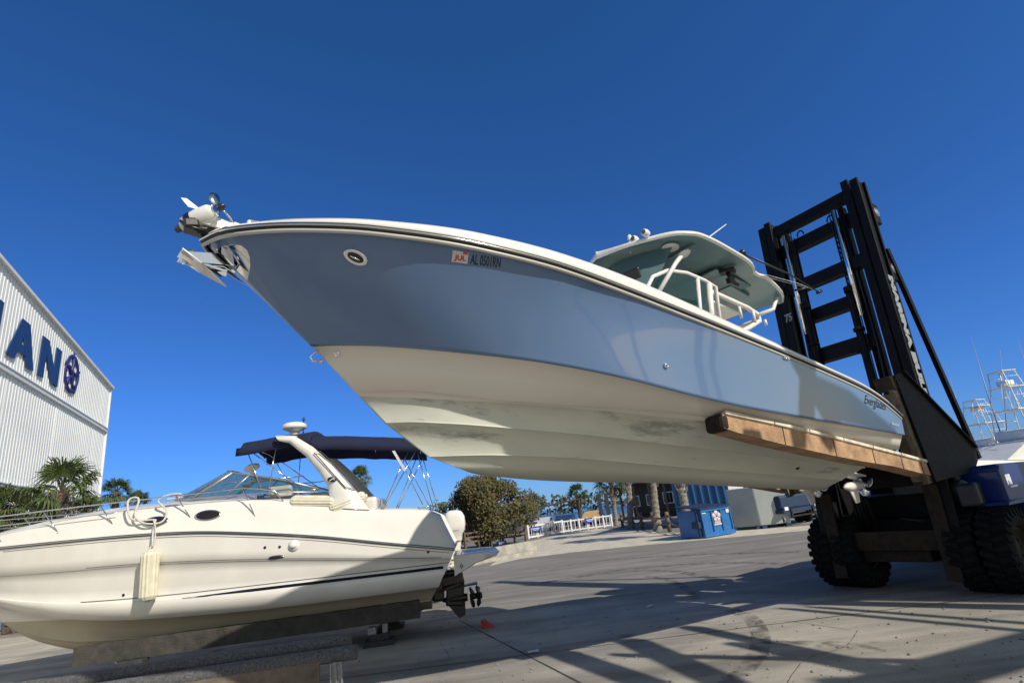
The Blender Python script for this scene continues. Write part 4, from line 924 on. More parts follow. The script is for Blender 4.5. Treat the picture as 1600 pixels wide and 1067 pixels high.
q = B(); q.sph((2.85, .55, 3.5), .12, (1.5, .9, .75), (0, .25, 0)); q.cyl((2.85, .5, 3.35), (2.85, .5, 3.45), .05); q.build('searchlight', PLASTIC, cru)
q = B(); q.box((3.1, -.8, 3.35), (.5, .2, .1), None, .03); q.build('horn_box', PLASTIC, cru)

# bimini canvas
def bim(u0, u1, wtop, sag, val, name, front_dip=0):
    q = B(); rws = []; nU = 18; nV = 22
    for i in range(nU + 1):
        t = i / nU; u = u0 + (u1 - u0) * t; r = []
        z0 = np.interp(t, [k / (len(wtop) - 1) for k in range(len(wtop))], wtop)
        seg = (t * (len(wtop) - 1)) % 1; z0 = z0 - sag * sin(pi * seg)
        for j in range(nV + 1):
            k = -1 + 2 * j / nV; ak = abs(k)
            z = z0 + .16 * (1 - ak ** 2.4)
            v = k * .99
            if ak > .88: z = z0 - (ak - .88) / .12 * val + .005 * sin(u * 14); v = (.95 + .04 * (ak - .88) / .12) * (1 if k > 0 else -1)
            r.append(Vector((u + .006 * sin(j * 1.7 + i), v, z + .005 * sin(j * 2.1 + i * 1.3))))
        rws.append(r)
    # end valances
    rws.insert(0, [Vector((p.x + .10, p.y, p.z - .16 * (1 if abs(p.y) < .93 else .0))) for p in rws[0]])
    rws.append([Vector((p.x - .02, p.y, p.z - .20 * (1 if abs(p.y) < .93 else .0))) for p in rws[-1]])
    q.grid(rws); o_ = q.build(name, CANVAS, cru, normals=False); md = o_.modifiers.new('s', 'SOLIDIFY'); md.thickness = .012; return o_
bim(2.95, 1.45, [3.97, 4.04, 4.06], .01, .24, 'bimini_canvas')
bim(1.62, -.98, [3.97, 3.88, 3.76, 3.64], .006, .24, 'bimini_canvas')
for sg in (1, -1):
    for a, b_, vb in (((-.12, 2.28), (-.72, 3.45), 1.16), ((-.98, 2.22), (-.42, 3.50), 1.16), ((-.16, 2.28), (-.90, 3.46), 1.16), ((-1.2, 2.12), (-.9, 3.44), 1.1), ((2.45, 2.95), (2.8, 3.78), 1.05), ((1.75, 3.0), (2.7, 3.78), 1.05), ((2.3, 2.95), (2.2, 3.85), 1.05), ((1.6, 3.15), (3.3, 3.18), .9)):
        q = B(); q.tube([Vector((a[0], vb * sg, a[1])), Vector((b_[0], .94 * sg, b_[1]))], .012, 7); q.build('bimini_pole', STEEL, cru)
q = B()
for u, z in ((2.85, 3.84), (-.85, 3.62), (.3, 3.78)):
    q = B(); q.tube([Vector((u, .93 * cos(a), z - .06 + .15 * sin(a) ** .5 if sin(a) > 0 else z - .06)) for a in [pi * k / 12 for k in range(13)]], .014, 6)
    q.build('bimini_bow', STEEL, cru)
q = B(); q.poly([(-.42, 1.0, 3.48), (-.36, 1.0, 3.48), (-.62, 1.1, 2.98), (-.66, 1.1, 3.02)], (0, -.02, 0)); q.build('strap', STW, cru)
# swim platform, transom moulding, stern drive
q = B(); rws = []
for t in [k / 10 for k in range(11)]:
    v = -1.2 + 2.4 * t; e = 1 - abs(2 * t - 1) ** 4 * .35
    rws.append([Vector((-1.55, v, 1.12)), Vector((-1.6 - .92 * e, v, 1.10)), Vector((-1.6 - .98 * e, v, 1.04)), Vector((-1.6 - .92 * e, v, .98)), Vector((-1.6 - .5 * e, v, .90)), Vector((-1.55, v, .72))])
q.grid(rws); q.poly(rws[0]); q.poly(rws[-1]); q.build('swim_platform', CREAM, cru)
q = B(); q.tube([(-1.72, 1.2, 1.13), (-1.75, 1.2, 1.2), (-2.25, 1.05, 1.2), (-2.3, 1.05, 1.13)], .014, 7); q.build('grab_rail', STEEL, cru)
q = B(); q.tube([(-1.68, 1.24, .9), (-1.70, 1.26, .86), (-1.74, 1.26, .9), (-1.70, 1.26, .94)], .01, 6, closed=True); q.build('tie_ring', BLACKP, cru)
dr = bpy.data.objects.new('stern_drive', None); link(dr, cru); dr.location = (-1.0, .1, .42); dr.scale = (1.18, 1.18, 1.12)
q = B(); q.box((-.10, 0, .02), (.22, .42, .5), None, .05); q.box((-.35, 0, .12), (.5, .26, .26), (0, .1, 0), .06); q.box((-.42, 0, -.12), (.34, .12, .5), (0, -.12, 0), .03); q.box((-.55, 0, -.02), (.62, .30, .025), (0, .05, 0), .008); q.box((-.40, 0, .26), (.30, .2, .1), None, .03)
q.lathe([(0, -.32), (.04, -.26), (.075, -.12), (.085, .08), (.07, .2)], (-.45, 0, -.24), (-1, 0, 0), 14); q.poly([(-.22, -.012, -.28), (-.60, -.012, -.28), (-.58, -.012, -.56), (-.46, -.012, -.60)], (0, .024, 0)); q.build('leg', BLACKP, dr)
for side_ in (1, -1): 
    q = B(); q.cyl((-.12, .2 * side_, -.05), (-.5, .2 * side_, .04), .028, n=10); q.cyl((-.3, .2 * side_, -.01), (-.55, .2 * side_, .05), .014, n=8); q.build('trim_ram', DGREY, dr)
for kk, xx in ((0, -.74), (1, -.86)):
    q = B(); q.lathe([(.055, -.05), (.06, .05), (.05, .07)], (xx, 0, -.24), (-1, 0, 0), 12)
    for k in range(3 + kk):
        a = k * 2 * pi / (3 + kk) + kk; rws = []
        for i in range(6):
            t = i / 5; rr = .05 + .16 * t; wd = .085 * sin(pi * (.2 + .65 * t)); aa = a + .35 * t * (1 - 2 * kk)
            cp = Vector((xx, cos(aa) * rr, -.24 + sin(aa) * rr)); tg = Vector((0, -sin(aa), cos(aa)))
            rws.append([cp - tg * wd + Vector((wd * .5, 0, 0)), cp, cp + tg * wd - Vector((wd * .5, 0, 0))])
        q.grid(rws)
    o_ = q.build('propeller', BLACKP, dr, normals=False); md = o_.modifiers.new('s', 'SOLIDIFY'); md.thickness = .01
# aft deck hatch & fill on the stern quarter
q = B(); q.grid([[dsurf(u, .75) + Vector((0, .012, .01)), dsurf(u, .45) + Vector((0, .02, .01))] for u in (.15, -.2, -.6, -.95)]); q.build('side_hatch', CREAM, cru)
q = B(); q.box((-.95, .9, 2.17), (.28, .05, .03), (0, .1, 0), .01); q.cyl((-.85, .9, 2.15), (-.85, .9, 2.2), .015, n=8); q.cyl((-1.05, .9, 2.12), (-1.05, .9, 2.18), .015, n=8); q.build('cleat', STEEL, cru)

# fenders: things of their own
FEND = mat('off_white_vinyl', (.66, .62, .48), .4, var=.12, vscale=6)
def fender(name, label, c, axd, r, L_, rot_extra=0, group=None):
    axd = Vector(axd).normalized(); c = MS @ Vector(c); axw = (MS.to_3x3() @ axd).normalized()
    zq = axw.to_track_quat('Z', 'Y').to_matrix().to_4x4(); zq.translation = c
    o = thing(name, label, 'fender', zq, group=group)
    q = B(); n = 28; prof = [(0, -L_ / 2), (.045, -L_ / 2 + .0), (.05, -L_ / 2 + .03), (r * .8, -L_ / 2 + .05), (r, -L_ / 2 + .11), (r, 0), (r, L_ / 2 - .11), (r * .8, L_ / 2 - .05), (.05, L_ / 2 - .03), (.045, L_ / 2), (0, L_ / 2)]
    rings = []
    for rr, h in prof:
        rings.append([Vector((cos(2 * pi * j / n) * rr * (1 + (.06 if j % 2 else -.04) * (rr > r * .9)), sin(2 * pi * j / n) * rr * (1 + (.06 if j % 2 else -.04) * (rr > r * .9)), h)) for j in range(n)])
    q.grid(rings, False, True); q.build('body', FEND, o)
    q = B(); q.tube([Vector((.03 * cos(a), 0, L_ / 2 + .01 + .03 * sin(a))) for a in [k * pi / 6 for k in range(12)]], .012, 6, closed=True); q.build('eye', FEND, o)
    return o
fender('boat_fender', 'ribbed off-white fender hanging on a rope against the cruiser side', (4.40, 1.50, 1.50), (.02, 0, 1), .155, .98)
fender('boat_fender', 'white fender lying at the foot of the arch, nearer the windshield', (1.35, 1.12, 2.56), (1, 0, .12), .13, 1.0, group='fenders stowed at the arch foot')
fender('boat_fender', 'white fender lying at the foot of the arch, nearer the stern', (.62, 1.10, 2.46), (1, .15, -.25), .13, .85, group='fenders stowed at the arch foot')
ROPE = mat('white_rope', (.62, .60, .54), .9, var=.25, vscale=40, bump=.5, bscale=150)
ro = bpy.data.objects.new('x', None); 
def rope(pts, r, n=6, sub=6):
    P = [Vector(p) for p in pts]; out = []
    for i in range(len(P) - 1):
        p0 = P[max(i - 1, 0)]; p1 = P[i]; p2 = P[i + 1]; p3 = P[min(i + 2, len(P) - 1)]
        for k in range(sub):
            t = k / sub; out.append(.5 * ((2 * p1) + (p2 - p0) * t + (2 * p0 - 5 * p1 + 4 * p2 - p3) * t * t + (3 * p1 - p0 - 3 * p2 + p3) * t ** 3))
    out.append(P[-1]); return out
bpy.data.objects.remove(ro)
q = B()
rp = [(4.38, 1.50, 2.02), (4.42, 1.44, 2.30), (4.44, 1.36, 2.52), (4.5, 1.3, 2.56), (4.9, 1.34, 2.62), (5.05, 1.28, 2.95), (4.98, 1.24, 3.06), (4.85, 1.25, 3.0), (4.86, 1.32, 2.68), (4.6, 1.4, 2.50), (4.3, 1.36, 2.50), (4.26, 1.3, 2.72), (4.45, 1.27, 2.92), (4.3, 1.27, 3.02), (4.05, 1.27, 3.03), (3.98, 1.27, 2.96), (4.3, 1.26, 2.94)]
q.tube([MS @ p for p in rope(rp, 0)], .020, 7)
q.tube([MS @ Vector(p) for p in rope([(4.36, 1.52, 2.03), (4.34, 1.5, 2.2), (4.38, 1.46, 2.42), (4.46, 1.38, 2.55)], 0)], .014, 6)
rpo = q.build('mooring_rope', ROPE); tag(rpo, 'white rope looped over the cruiser bow rail above the hanging fender', 'rope')

# ---- supports under the cruiser
def beam(name, a, b_, wd, ht, m_, label, cat, parts=None, group=None, n=14):
    a = Vector(a); b_ = Vector(b_); d = (b_ - a); Ln = d.length; d.normalize(); y = Vector((0, 0, 1)).cross(d).normalized(); z = d.cross(y)
    Mx = Matrix((d, y, z)).transposed().to_4x4(); Mx.translation = a
    o = bpy.data.objects.new(name, None); link(o); o.matrix_world = Mx; tag(o, label, cat, group); return o, Ln
near = [OS + sf * u + sp_ * .86 for u in (-.75, 6.0)]; far = [OS + sf * u - sp_ * .86 for u in (-.75, 6.0)]
for (a, b_), lb in ((near, 'long grey weathered beam under the near side of the cruiser'), (far, 'long grey weathered beam under the far side of the cruiser')):
    o, Ln = beam('support_beam', (a.x, a.y, .57), (b_.x, b_.y, .57), .2, .34, BEAMG, lb, 'beam')
    q = B(); rws = []
    for i in range(25):
        t = i / 24; j = lambda: (random.random() - .5) * .012
        rws.append([Vector((Ln * t, -.09 + j(), -.17 + j())), Vector((Ln * t, .09 + j(), -.17 + j())), Vector((Ln * t, .09 + j(), .17 + j())), Vector((Ln * t, -.09 + j(), .17 + j()))])
    q.grid(rws, False, True); q.poly(rws[0]); q.poly(rws[-1]); q.build('timber', BEAMG, o)
def blockstand(p, lb, mirrored=False):
    o = thing('boat_stand', lb, 'stand', None, (p.x, p.y, 0), atan2(sf.y, sf.x))
    q = B(); q.box((0, 0, .05), (.62, .42, .10), None, .015); q.box((0, 0, .16), (.40, .34, .12), (0, 0, .1), .02); q.build('base_block', mat('dark_rubber_block', (.035, .038, .042), .8, var=.4, vscale=10, bump=.4), o)
    q = B(); q.box((-.12, 0, .30), (.10, .12, .18), None, .01); q.box((.14, 0, .28), (.16, .2, .14), None, .01); q.poly([(-.08, .0, .40), (-.20, .0, .40), (-.16, 0, .75), (-.08, 0, .75)], (0, -.05, 0)); q.build('bracket', GALV, o)
p1 = OS + sf * .1 + sp_ * .86; blockstand(p1, 'dark block stand with grey bracket under the near beam by the stern drive')
p2 = OS + sf * .1 - sp_ * .86; blockstand(p2, 'dark block stand under the far beam of the cruiser near the stern')
p3 = OS + sf * 5.2 + sp_ * .9
o = thing('jack_post', 'pale metal jack post beside a dark block under the cruiser bow', 'stand', None, (p3.x, p3.y, 0), atan2(sf.y, sf.x))
q = B(); q.lathe([(.16, 0), (.15, .03), (.04, .05), (.035, .3), (.06, .34), (.14, .36), (.05, .52), (.03, .62)], (0, -.12, 0), (0, 0, 1), 4, False); q.build('post', mat('pale_grey_paint', (.5, .52, .52), .6, var=.2), o)
q = B(); q.box((-.35, .1, .2), (.5, .3, .38), None, .02); q.build('block', MATS['dark_rubber_block'], o)
# orange wheel chock
cpx = G(762, 980); o = thing('wheel_chock', 'small orange plastic chock on the concrete behind the stern drive', 'chock', None, (cpx.x, cpx.y, 0), -.3); o.scale = (.82, .82, .82)
q = B(); q.poly([(-.16, -.08, 0), (.17, -.08, 0), (.15, -.08, .05), (.0, -.08, .12), (-.08, -.08, .20), (-.14, -.08, .20)], (0, .16, 0)); q.build('body', ORANGE, o)
q = B(); q.tube([(-.11, -.085, .15), (-.11, .085, .15)], .02, 8); q.build('hole', BLACKP, o)

# ---- carpeted bunks in the foreground
fa = G(548, 1000, .62); fb = G(40, 1075, .62)
d_ = (fb - fa).normalized(); nb = Vector((d_.y, -d_.x, 0)); nb = nb if nb.y < 0 else -nb
ca = G(560, 1012, .60)
o = thing('carpeted_bunk', 'grey carpet covered bunk pair on a galvanised post at the lower left', 'boat rack', None, (fa.x, fa.y, 0), atan2(d_.y, d_.x))
# local x along d_, local y = left of d_
def bunkrod(y0, z0, x0, r, name, dz=0):
    q = B(); rws = []; n = 16; k = 60
    for i in range(k + 1):
        x = x0 + i * .09
        rws.append([Vector((x, y0 + cos(2 * pi * j / n) * r * (1 + .04 * random.random()), z0 + sin(2 * pi * j / n) * r * 1.05 * (1 + .05 * random.random()))) for j in range(n)])
    q.grid(rws, True, True); q.poly(rws[0]); q.poly(rws[-1]); return q.build(name, CARPET, o)
bunkrod(0, .62, 0, .095, 'carpet_bunk'); bunkrod(.30, .50, -.14, .10, 'carpet_bunk')
q = B(); q.box((3.0, .36, .30), (5.2, .06, .36), None, .01); q.build('side_board', mat('old_board', (.16, .125, .095), .9, var=.4, vscale=3, bump=.5), o)
q = B(); q.box((.14, .40, .21), (.16, .014, .42)); q.box((.22, .43, .21), (.014, .08, .42)); q.box((.06, .43, .21), (.014, .08, .42)); q.box((.14, .43, .21), (.012, .07, .42)); q.box((.14, .36, .02), (.34, .34, .03)); q.box((.14, .15, .36), (.10, .5, .05)); q.build('post', GALV, o)

# ================================================================== BACKGROUND
def struct(o): o['kind'] = 'structure'; return o
# pale sandy verge between the road and the planting
def patch(pxs, z, name, material, sub=6):
    P = [G(*p) for p in pxs]; q = B(); 
    P2 = []
    for i in range(len(P)):
        a = P[i]; b_ = P[(i + 1) % len(P)]
        for k in range(sub): 
            t = k / sub; p = a.lerp(b_, t); L_ = (b_ - a).length; j = .02 * L_ * (random.random() - .5) if k else 0
            P2.append(Vector((p.x + j, p.y + j, z)))
    q.poly(P2); return struct(q.build(name, material))
patch([(765, 884), (812, 873), (900, 862), (1000, 852), (1100, 843), (1290, 826), (1290, 819), (1150, 829), (1085, 834), (1000, 829), (930, 826), (860, 838), (800, 852)], .004, 'sandy_verge', mat('pale_sand', (.55, .50, .40), .95, var=.2, vscale=1.5, bump=.3))
patch([(600, 822), (960, 818), (960, 812), (600, 818)], .005, 'far_pavement', mat('far_paving', (.30, .29, .27), .9, var=.2, vscale=.5))

# ---- warehouse
dwh = ray(450, 844); dwh = Vector((dwh.x, dwh.y, 0)).normalized(); nwh = Vector((dwh.y, -dwh.x, 0))   # faces right, towards the yard
C0 = AY(163.5, 684, 36.0); C0 = Vector((C0.x, C0.y, 0))
MWH = Matrix((-dwh, nwh, Vector((0, 0, 1)))).transposed().to_4x4()
# local x: from the far corner towards the camera, y: outwards
MWH = Matrix((-dwh, nwh, Vector((0, 0, 1)))).transposed().to_4x4(); MWH.translation = C0; MWHi = MWH.inverted()
def WP(px, py):
    d = ray(px, py); t = (C0 - CP).dot(nwh) / d.dot(nwh); return MWHi @ (CP + d * t)
wh = thing('warehouse', 'tall white corrugated boat storage building with big blue letters', 'building', MWH)
eave = WP(170, 603); r0 = WP(0, 408); slope = (r0.z - eave.z) / (r0.x - eave.x)
zb = WP(163, 672).z; zb2 = WP(20, 763.5).z
Lw = r0.x * 2.2; ridge = Lw / 2
CORR = mat('white_corrugated_steel', (.79, .81, .78), .45, var=.09, vscale=.25)
def roofz(x): return eave.z + slope * min(x, Lw - x)
PITCHR = .30
def corr(z0f, z1f, yoff):
    q = B(); cols = []; x = 0.0
    while x < Lw:
        for dx, y in ((0, 0), (.07, 0), (.10, .022), (.19, .022), (.22, 0)): cols.append((x + dx, y))
        x += PITCHR
    q.grid([[Vector((a, y + yoff, z0f(a))), Vector((a, y + yoff, z1f(a)))] for a, y in cols], False)
    return q
q = corr(lambda x: zb + .1, lambda x: roofz(x) - .05, .02); q.build('upper_cladding', CORR, wh)
q = corr(lambda x: zb2 + .1, lambda x: zb - .1, .0); q.build('middle_cladding', CORR, wh)
q = corr(lambda x: 0, lambda x: zb2 - .1, -.02); q.build('lower_cladding', CORR, wh)
for xx in range(3, int(Lw), 6):
    q = B(); q.box((xx * .98, .026, (zb2 + zb) / 2), (.05, .012, zb - zb2 - .3)); q.build('panel_lap', CORR, wh)
TRIM = mat('pale_trim', (.70, .72, .71), .5, var=.05)
q = B()
for z in (zb, zb2): q.box((Lw / 2, .07, z), (Lw, .14, .20)); q.box((Lw / 2, .13, z + .12), (Lw, .10, .04))
q.box((-.05, .0, eave.z / 2), (.14, .22, eave.z)); q.build('flashing', TRIM, wh)
q = B(); q.bar((-.15, .10, roofz(0) - .05), (ridge, .10, roofz(ridge) - .05), .24, .16); q.bar((ridge, .10, roofz(ridge) - .05), (Lw, .10, roofz(Lw) - .05), .24, .16); q.build('verge_trim', TRIM, wh)
q = B(); q.poly([(-.1, -40, roofz(0)), (-.1, 0, roofz(0)), (ridge, 0, roofz(ridge)), (ridge, -40, roofz(ridge))]); q.poly([(Lw, -40, roofz(0)), (Lw, 0, roofz(0)), (ridge, 0, roofz(ridge)), (ridge, -40, roofz(ridge))]); q.poly([(0, -.1, 0), (0, -40, 0), (0, -40, eave.z), (0, -.1, eave.z)]); q.poly([(Lw, -.1, 0), (Lw, -40, 0), (Lw, -40, eave.z), (Lw, -.1, eave.z)]); q.build('roof', TRIM, wh)
# blue letters
SIGNB = mat('sign_blue', (.012, .05, .17), .5, var=.1, vscale=2)
SIGNV = mat('emblem_violet_blue', (.025, .025, .17), .5, var=.1, vscale=2)
def letter(pxs, name, holes=None):
    q = B(); P = [WP(*p) for p in pxs]; q.poly([Vector((p.x, .085, p.z)) for p in P], (0, .05, 0)); return q.build(name, SIGNB, wh)
zx = lambda x, y: (x / 3.1375, 380 + y / 3.1375)
# geometric A N from picked corners
def strokes(segs, name, m_, wd):
    q = B()
    for a, b_ in segs:
        a = WP(*a); b_ = WP(*b_); d = (b_ - a); d.y = 0; d.normalize(); nx = Vector((-d.z, 0, d.x)) * wd / 2
        q.poly([Vector((p.x, .085, p.z)) for p in (a + nx, b_ + nx, b_ - nx, a - nx)], (0, .05 + .002 * random.random(), 0))
    return q.build(name, m_, wh)
la = WP(*zx(10, 545)); lb = WP(*zx(148, 620)); lt = WP(*zx(90, 368)); lt2 = WP(*zx(128, 392))
hA = (lt.z + lt2.z) / 2; bA = (la.z + lb.z) / 2
def L2(pts, name): 
    q = B(); q.poly([Vector((x, .085, z)) for x, z in pts], (0, .05, 0)); return q.build(name, SIGNB, wh)
xl, xr, xt1, xt2 = la.x, lb.x, lt.x, lt2.x; wdt = (xl - xr); sw = wdt * .27
# A: outer triangle with counter and legs
zmid = bA + (hA - bA) * .22; zcr = bA + (hA - bA) * .42
def lx(z, a, b_): t = (z - bA) / (hA - bA); return a + (b_ - a) * t
def A_letter(name):
    q = B(); xc = (xl + xr) / 2
    Lo = lambda z: lx(z, xl, xc + sw * .55); Ro = lambda z: lx(z, xr, xc - sw * .55); Li = lambda z: Lo(z) - sw * 1.05; Ri = lambda z: Ro(z) + sw * 1.05
    zap = hA - (hA - bA) * .28
    for poly in ([(Lo(bA), bA), (Li(bA), bA), (Li(zmid), zmid), (Lo(zmid), zmid)], [(Ro(bA), bA), (Ri(bA), bA), (Ri(zmid), zmid), (Ro(zmid), zmid)], [(Lo(zmid), zmid), (Ro(zmid), zmid), (Ro(zcr), zcr), (Lo(zcr), zcr)], [(Lo(zcr), zcr), (Li(zcr), zcr), (xc, zap), (xc, hA), (Lo(hA), hA)], [(Ro(zcr), zcr), (Ri(zcr), zcr), (xc, zap), (xc, hA), (Ro(hA), hA)]):
        q.poly([Vector((x, .085, z)) for x, z in poly], (0, .05, 0))
    return q.build(name, SIGNB, wh)
A_letter('letter_a')
n1 = WP(*zx(195, 450)); n2 = WP(*zx(170, 640)); n3 = WP(*zx(291, 515)); n4 = WP(*zx(268, 700))
xL = (n1.x + n2.x) / 2; xR = (n3.x + n4.x) / 2; nw = (xL - xR)
q = B()
for poly in ([(xL, bA), (xL, hA), (xL - nw * .26, hA), (xL - nw * .26, bA)], [(xR, bA), (xR, hA), (xR + nw * .26, hA), (xR + nw * .26, bA)], [(xL - nw * .2, hA), (xL - nw * .34, hA), (xR + nw * .2, bA), (xR + nw * .34, bA), (xR + nw * .26, bA + .01)]):
    pass
for poly, yy in (([(xL, bA), (xL, hA), (xL - nw * .27, hA), (xL - nw * .27, bA)], .085), ([(xR, bA), (xR, hA), (xR + nw * .27, hA), (xR + nw * .27, bA)], .085), ([(xL - nw * .02, hA), (xL - nw * .33, hA), (xR + nw * .02, bA), (xR + nw * .33, bA)], .088)):
    q.poly([Vector((x, yy, z)) for x, z in poly], (0, .05, 0))
q.build('letter_n', SIGNB, wh)
gap = xr - xL
mw_ = nw * 1.15; xm = xl + gap * 1.75
q = B()
for poly, yy in (([(xm, bA), (xm, hA), (xm + mw_ * .22, hA), (xm + mw_ * .22, bA)], .085), ([(xm + mw_, bA), (xm + mw_, hA), (xm + mw_ * .78, hA), (xm + mw_ * .78, bA)], .085), ([(xm + .02, hA), (xm + mw_ * .27, hA), (xm + mw_ * .62, bA + .2), (xm + mw_ * .40, bA + .2)], .088), ([(xm + mw_ - .02, hA), (xm + mw_ * .73, hA), (xm + mw_ * .38, bA + .2), (xm + mw_ * .60, bA + .2)], .091)):
    q.poly([Vector((x, yy, z)) for x, z in poly], (0, .05, 0))
q.build('letter_m', SIGNB, wh)
ec = WP(*zx(342, 640)); et = WP(*zx(347, 560)); el_ = WP(*zx(303, 625)); er_ = WP(*zx(382, 650))
er = ((et - ec).length + (er_ - el_).length / 2) / 2
q = B()
q.lathe([(er * .80, .085), (er, .085), (er, .13), (er * .80, .13), (er * .80, .085)], (ec.x, 0, ec.z), (0, 1, 0), 40)
for k in range(5):
    a = k * 2 * pi / 5 + .3
    c1 = Vector((cos(a), 0, sin(a))); t1 = Vector((-sin(a), 0, cos(a))); cc_ = Vector((ec.x, .087, ec.z))
    q.tube([cc_ + c1 * er * .84, cc_ + c1 * er * .5 + t1 * er * .14, cc_ + c1 * er * .22 - t1 * er * .04, cc_], er * .085, 6)
    q.box(cc_ + Vector((0, .02, 0)) + c1 * er * 1.02, (er * .2, .04, er * .13), Matrix.Rotation(-a, 3, 'Y'))
q.build('star_wheel_emblem', SIGNV, wh)

# ---- palms
FROND = mat('palm_frond', (.10, .135, .04), .5, var=.5, vscale=3, col2=(.035, .06, .018)); DEAD = mat('dead_frond', (.20, .15, .09), .9, var=.4, vscale=5)
BARK = mat('palm_bark', (.17, .13, .10), .95, var=.5, vscale=9, bump=1, bscale=18, col2=(.06, .045, .035)); BARKP = mat('pale_palm_bark', (.34, .31, .26), .95, var=.4, vscale=9, bump=1, bscale=18, col2=(.13, .11, .09))
def crown_mesh(seed, R_=1.7, n=34, drop=.3):
    rnd = random.Random(seed); q = B(); d = B()
    for i in range(n):
        az = i * 2.399 + rnd.uniform(-.3, .3); el = radians(rnd.uniform(-38, 82)) if i > n * .25 else radians(rnd.uniform(50, 88))
        pl_ = R_ * rnd.uniform(.42, .60); hd_ = Vector((cos(az) * cos(el), sin(az) * cos(el), sin(el)))
        tip = hd_ * pl_ + Vector((0, 0, -.04 * R_ * cos(el)))
        q.tube([Vector((0, 0, 0)), tip * .55 + Vector((0, 0, .03)), tip], [.022, .016, .012], 4, cap=False)
        sdv = hd_.cross(Vector((0, 0, 1))).normalized(); upv = sdv.cross(hd_).normalized(); tw = rnd.uniform(-.5, .5); sdv2 = sdv * cos(tw) + upv * sin(tw); up2 = sdv2.cross(hd_).normalized()
        fl = R_ * rnd.uniform(.46, .60); nb_ = 17
        for k in range(nb_):
            a = radians(-105 + 210 * k / (nb_ - 1)); dr_ = (hd_ * cos(a) + sdv2 * sin(a) + up2 * (-.25 * abs(sin(a)))).normalized(); l_ = fl * (.72 + .28 * cos(a)) * rnd.uniform(.88, 1.05)
            w_ = .026 * R_ / 1.7 * 1.5; sd = dr_.cross(up2).normalized()
            m1 = tip + dr_ * l_ * .5 + Vector((0, 0, -.02)); e1 = tip + dr_ * l_ * .85 + Vector((0, 0, -.10 - .22 * rnd.random() * drop * 3)) * R_ * .55; e2 = tip + dr_ * l_ + Vector((0, 0, -.22 - .35 * rnd.random() * drop * 3)) * R_ * .55
            q.grid([[tip - sd * .006, tip + sd * .006], [m1 - sd * w_, m1 + sd * w_], [e1 - sd * w_ * .6, e1 + sd * w_ * .6], [e2, e2 + sd * .003]], False)
    return q
def palm(label, base, h, R_, seed, r0=.20, lean=(0, 0), bark=None, group=None, boots=True, n=34):
    o = thing('palm_tree', label, 'palm tree', None, base, random.Random(seed).uniform(0, 6), group)
    rnd = random.Random(seed * 3 + 1); top = Vector((lean[0], lean[1], h)); q = B(); rws = []; k = 34; ns = 14
    for i in range(k + 1):
        t = i / k; c = Vector((top.x * t ** 1.5, top.y * t ** 1.5, h * t)); r = r0 * (1.15 - .25 * t) * (1 + (.10 if i % 2 else -.05)) + (.06 * (1 - t) ** 6)
        if boots and t > .55: r *= 1.25
        rws.append([c + Vector((cos(2 * pi * j / ns + i * .3), sin(2 * pi * j / ns + i * .3), 0)) * r * (1 + (.12 if (i + j) % 2 else -.06)) for j in range(ns)])
    q.grid(rws, False, True)
    if boots:
        for i in range(46):
            t = rnd.uniform(.45, .99); a = rnd.uniform(0, 6.28); c = Vector((top.x * t ** 1.5, top.y * t ** 1.5, h * t)); d = Vector((cos(a), sin(a), 0)); r = r0 * 1.15
            q.bar(c + d * r * .8, c + d * (r + .16) + Vector((0, 0, .26)), .10, .035, 0, (-d.y, d.x, .0) if False else (0, 0, 1))
    q.build('trunk', bark or BARK, o)
    q = crown_mesh(seed, R_, n); ob = q.build('crown', FROND, o, weld=False, normals=False); ob.location = top
    q = B()
    for i in range(9):
        az = rnd.uniform(0, 6.28); d = Vector((cos(az), sin(az), 0)); e = top + d * R_ * .30 + Vector((0, 0, -.45 * R_ * .8))
        q.tube([top, top + d * R_ * .25, e], [.02, .02, .012], 4, cap=False)
        for j in range(7):
            e2 = e + d * rnd.uniform(-.1, .25) + Vector((rnd.uniform(-.2, .2), rnd.uniform(-.2, .2), -rnd.uniform(.25, .6) * R_ * .5)); sdd = Vector((-d.y, d.x, 0)) * .03
            q.grid([[e - sdd, e + sdd], [e2 - sdd * .3, e2 + sdd * .3]], False)
    q.build('dead_fronds', DEAD, o, weld=False, normals=False)
    return o
def atd(px, depth, z=0.0):
    """ground point in the vertical direction of pixel column px near the horizon at a given distance"""
    y_h = 797 + (833 - px) * .1228; d = ray(px, y_h); d.z = 0; return Vector((CP.x, CP.y, z)) + d * (depth / d.dot(Vector((0, cos(PITCH), 0)) / cos(PITCH)))
def hgt(px, py, P):       # height above ground of pixel seen at the plan distance of P
    d = ray(px, py); t = sqrt(P.x ** 2 + P.y ** 2) / sqrt(d.x ** 2 + d.y ** 2); return CP.z + d.z * t
def palm_at(px, py, depth, R_, label, seed, **k):
    d = ray(px, py); P = Vector((d.x / d.y * depth, depth, 0)); return palm(label, P, hgt(px, py, P), R_, seed, **k)
palm_at(88, 768, 22, 1.62, 'large fan palm with a shaggy dark trunk in front of the white warehouse', 1, r0=.2, lean=(.15, 0), n=30)
palm_at(50, 806, 24, 1.2, 'low fan palm with drooping fronds half hidden by the large palm', 2, r0=.3)
palm_at(0, 796, 23, 1.25, 'fan palm cut by the left frame edge beside the cruiser rail', 3, r0=.22)
palm_at(134, 800, 26, 1.0, 'small fan palm between the large palm and the cruiser foredeck', 4, r0=.15)
palm_at(182, 768, 48, 1.5, 'distant fan palm right of the warehouse corner, taller of the pair', 5, r0=.2)
palm_at(214, 786, 50, 1.3, 'distant fan palm above the portholes of the cruiser, shorter of the pair', 6, r0=.2)
palm_at(563, 748, 58, 1.6, 'distant fan palm seen behind the radar arch of the cruiser', 7, r0=.2)
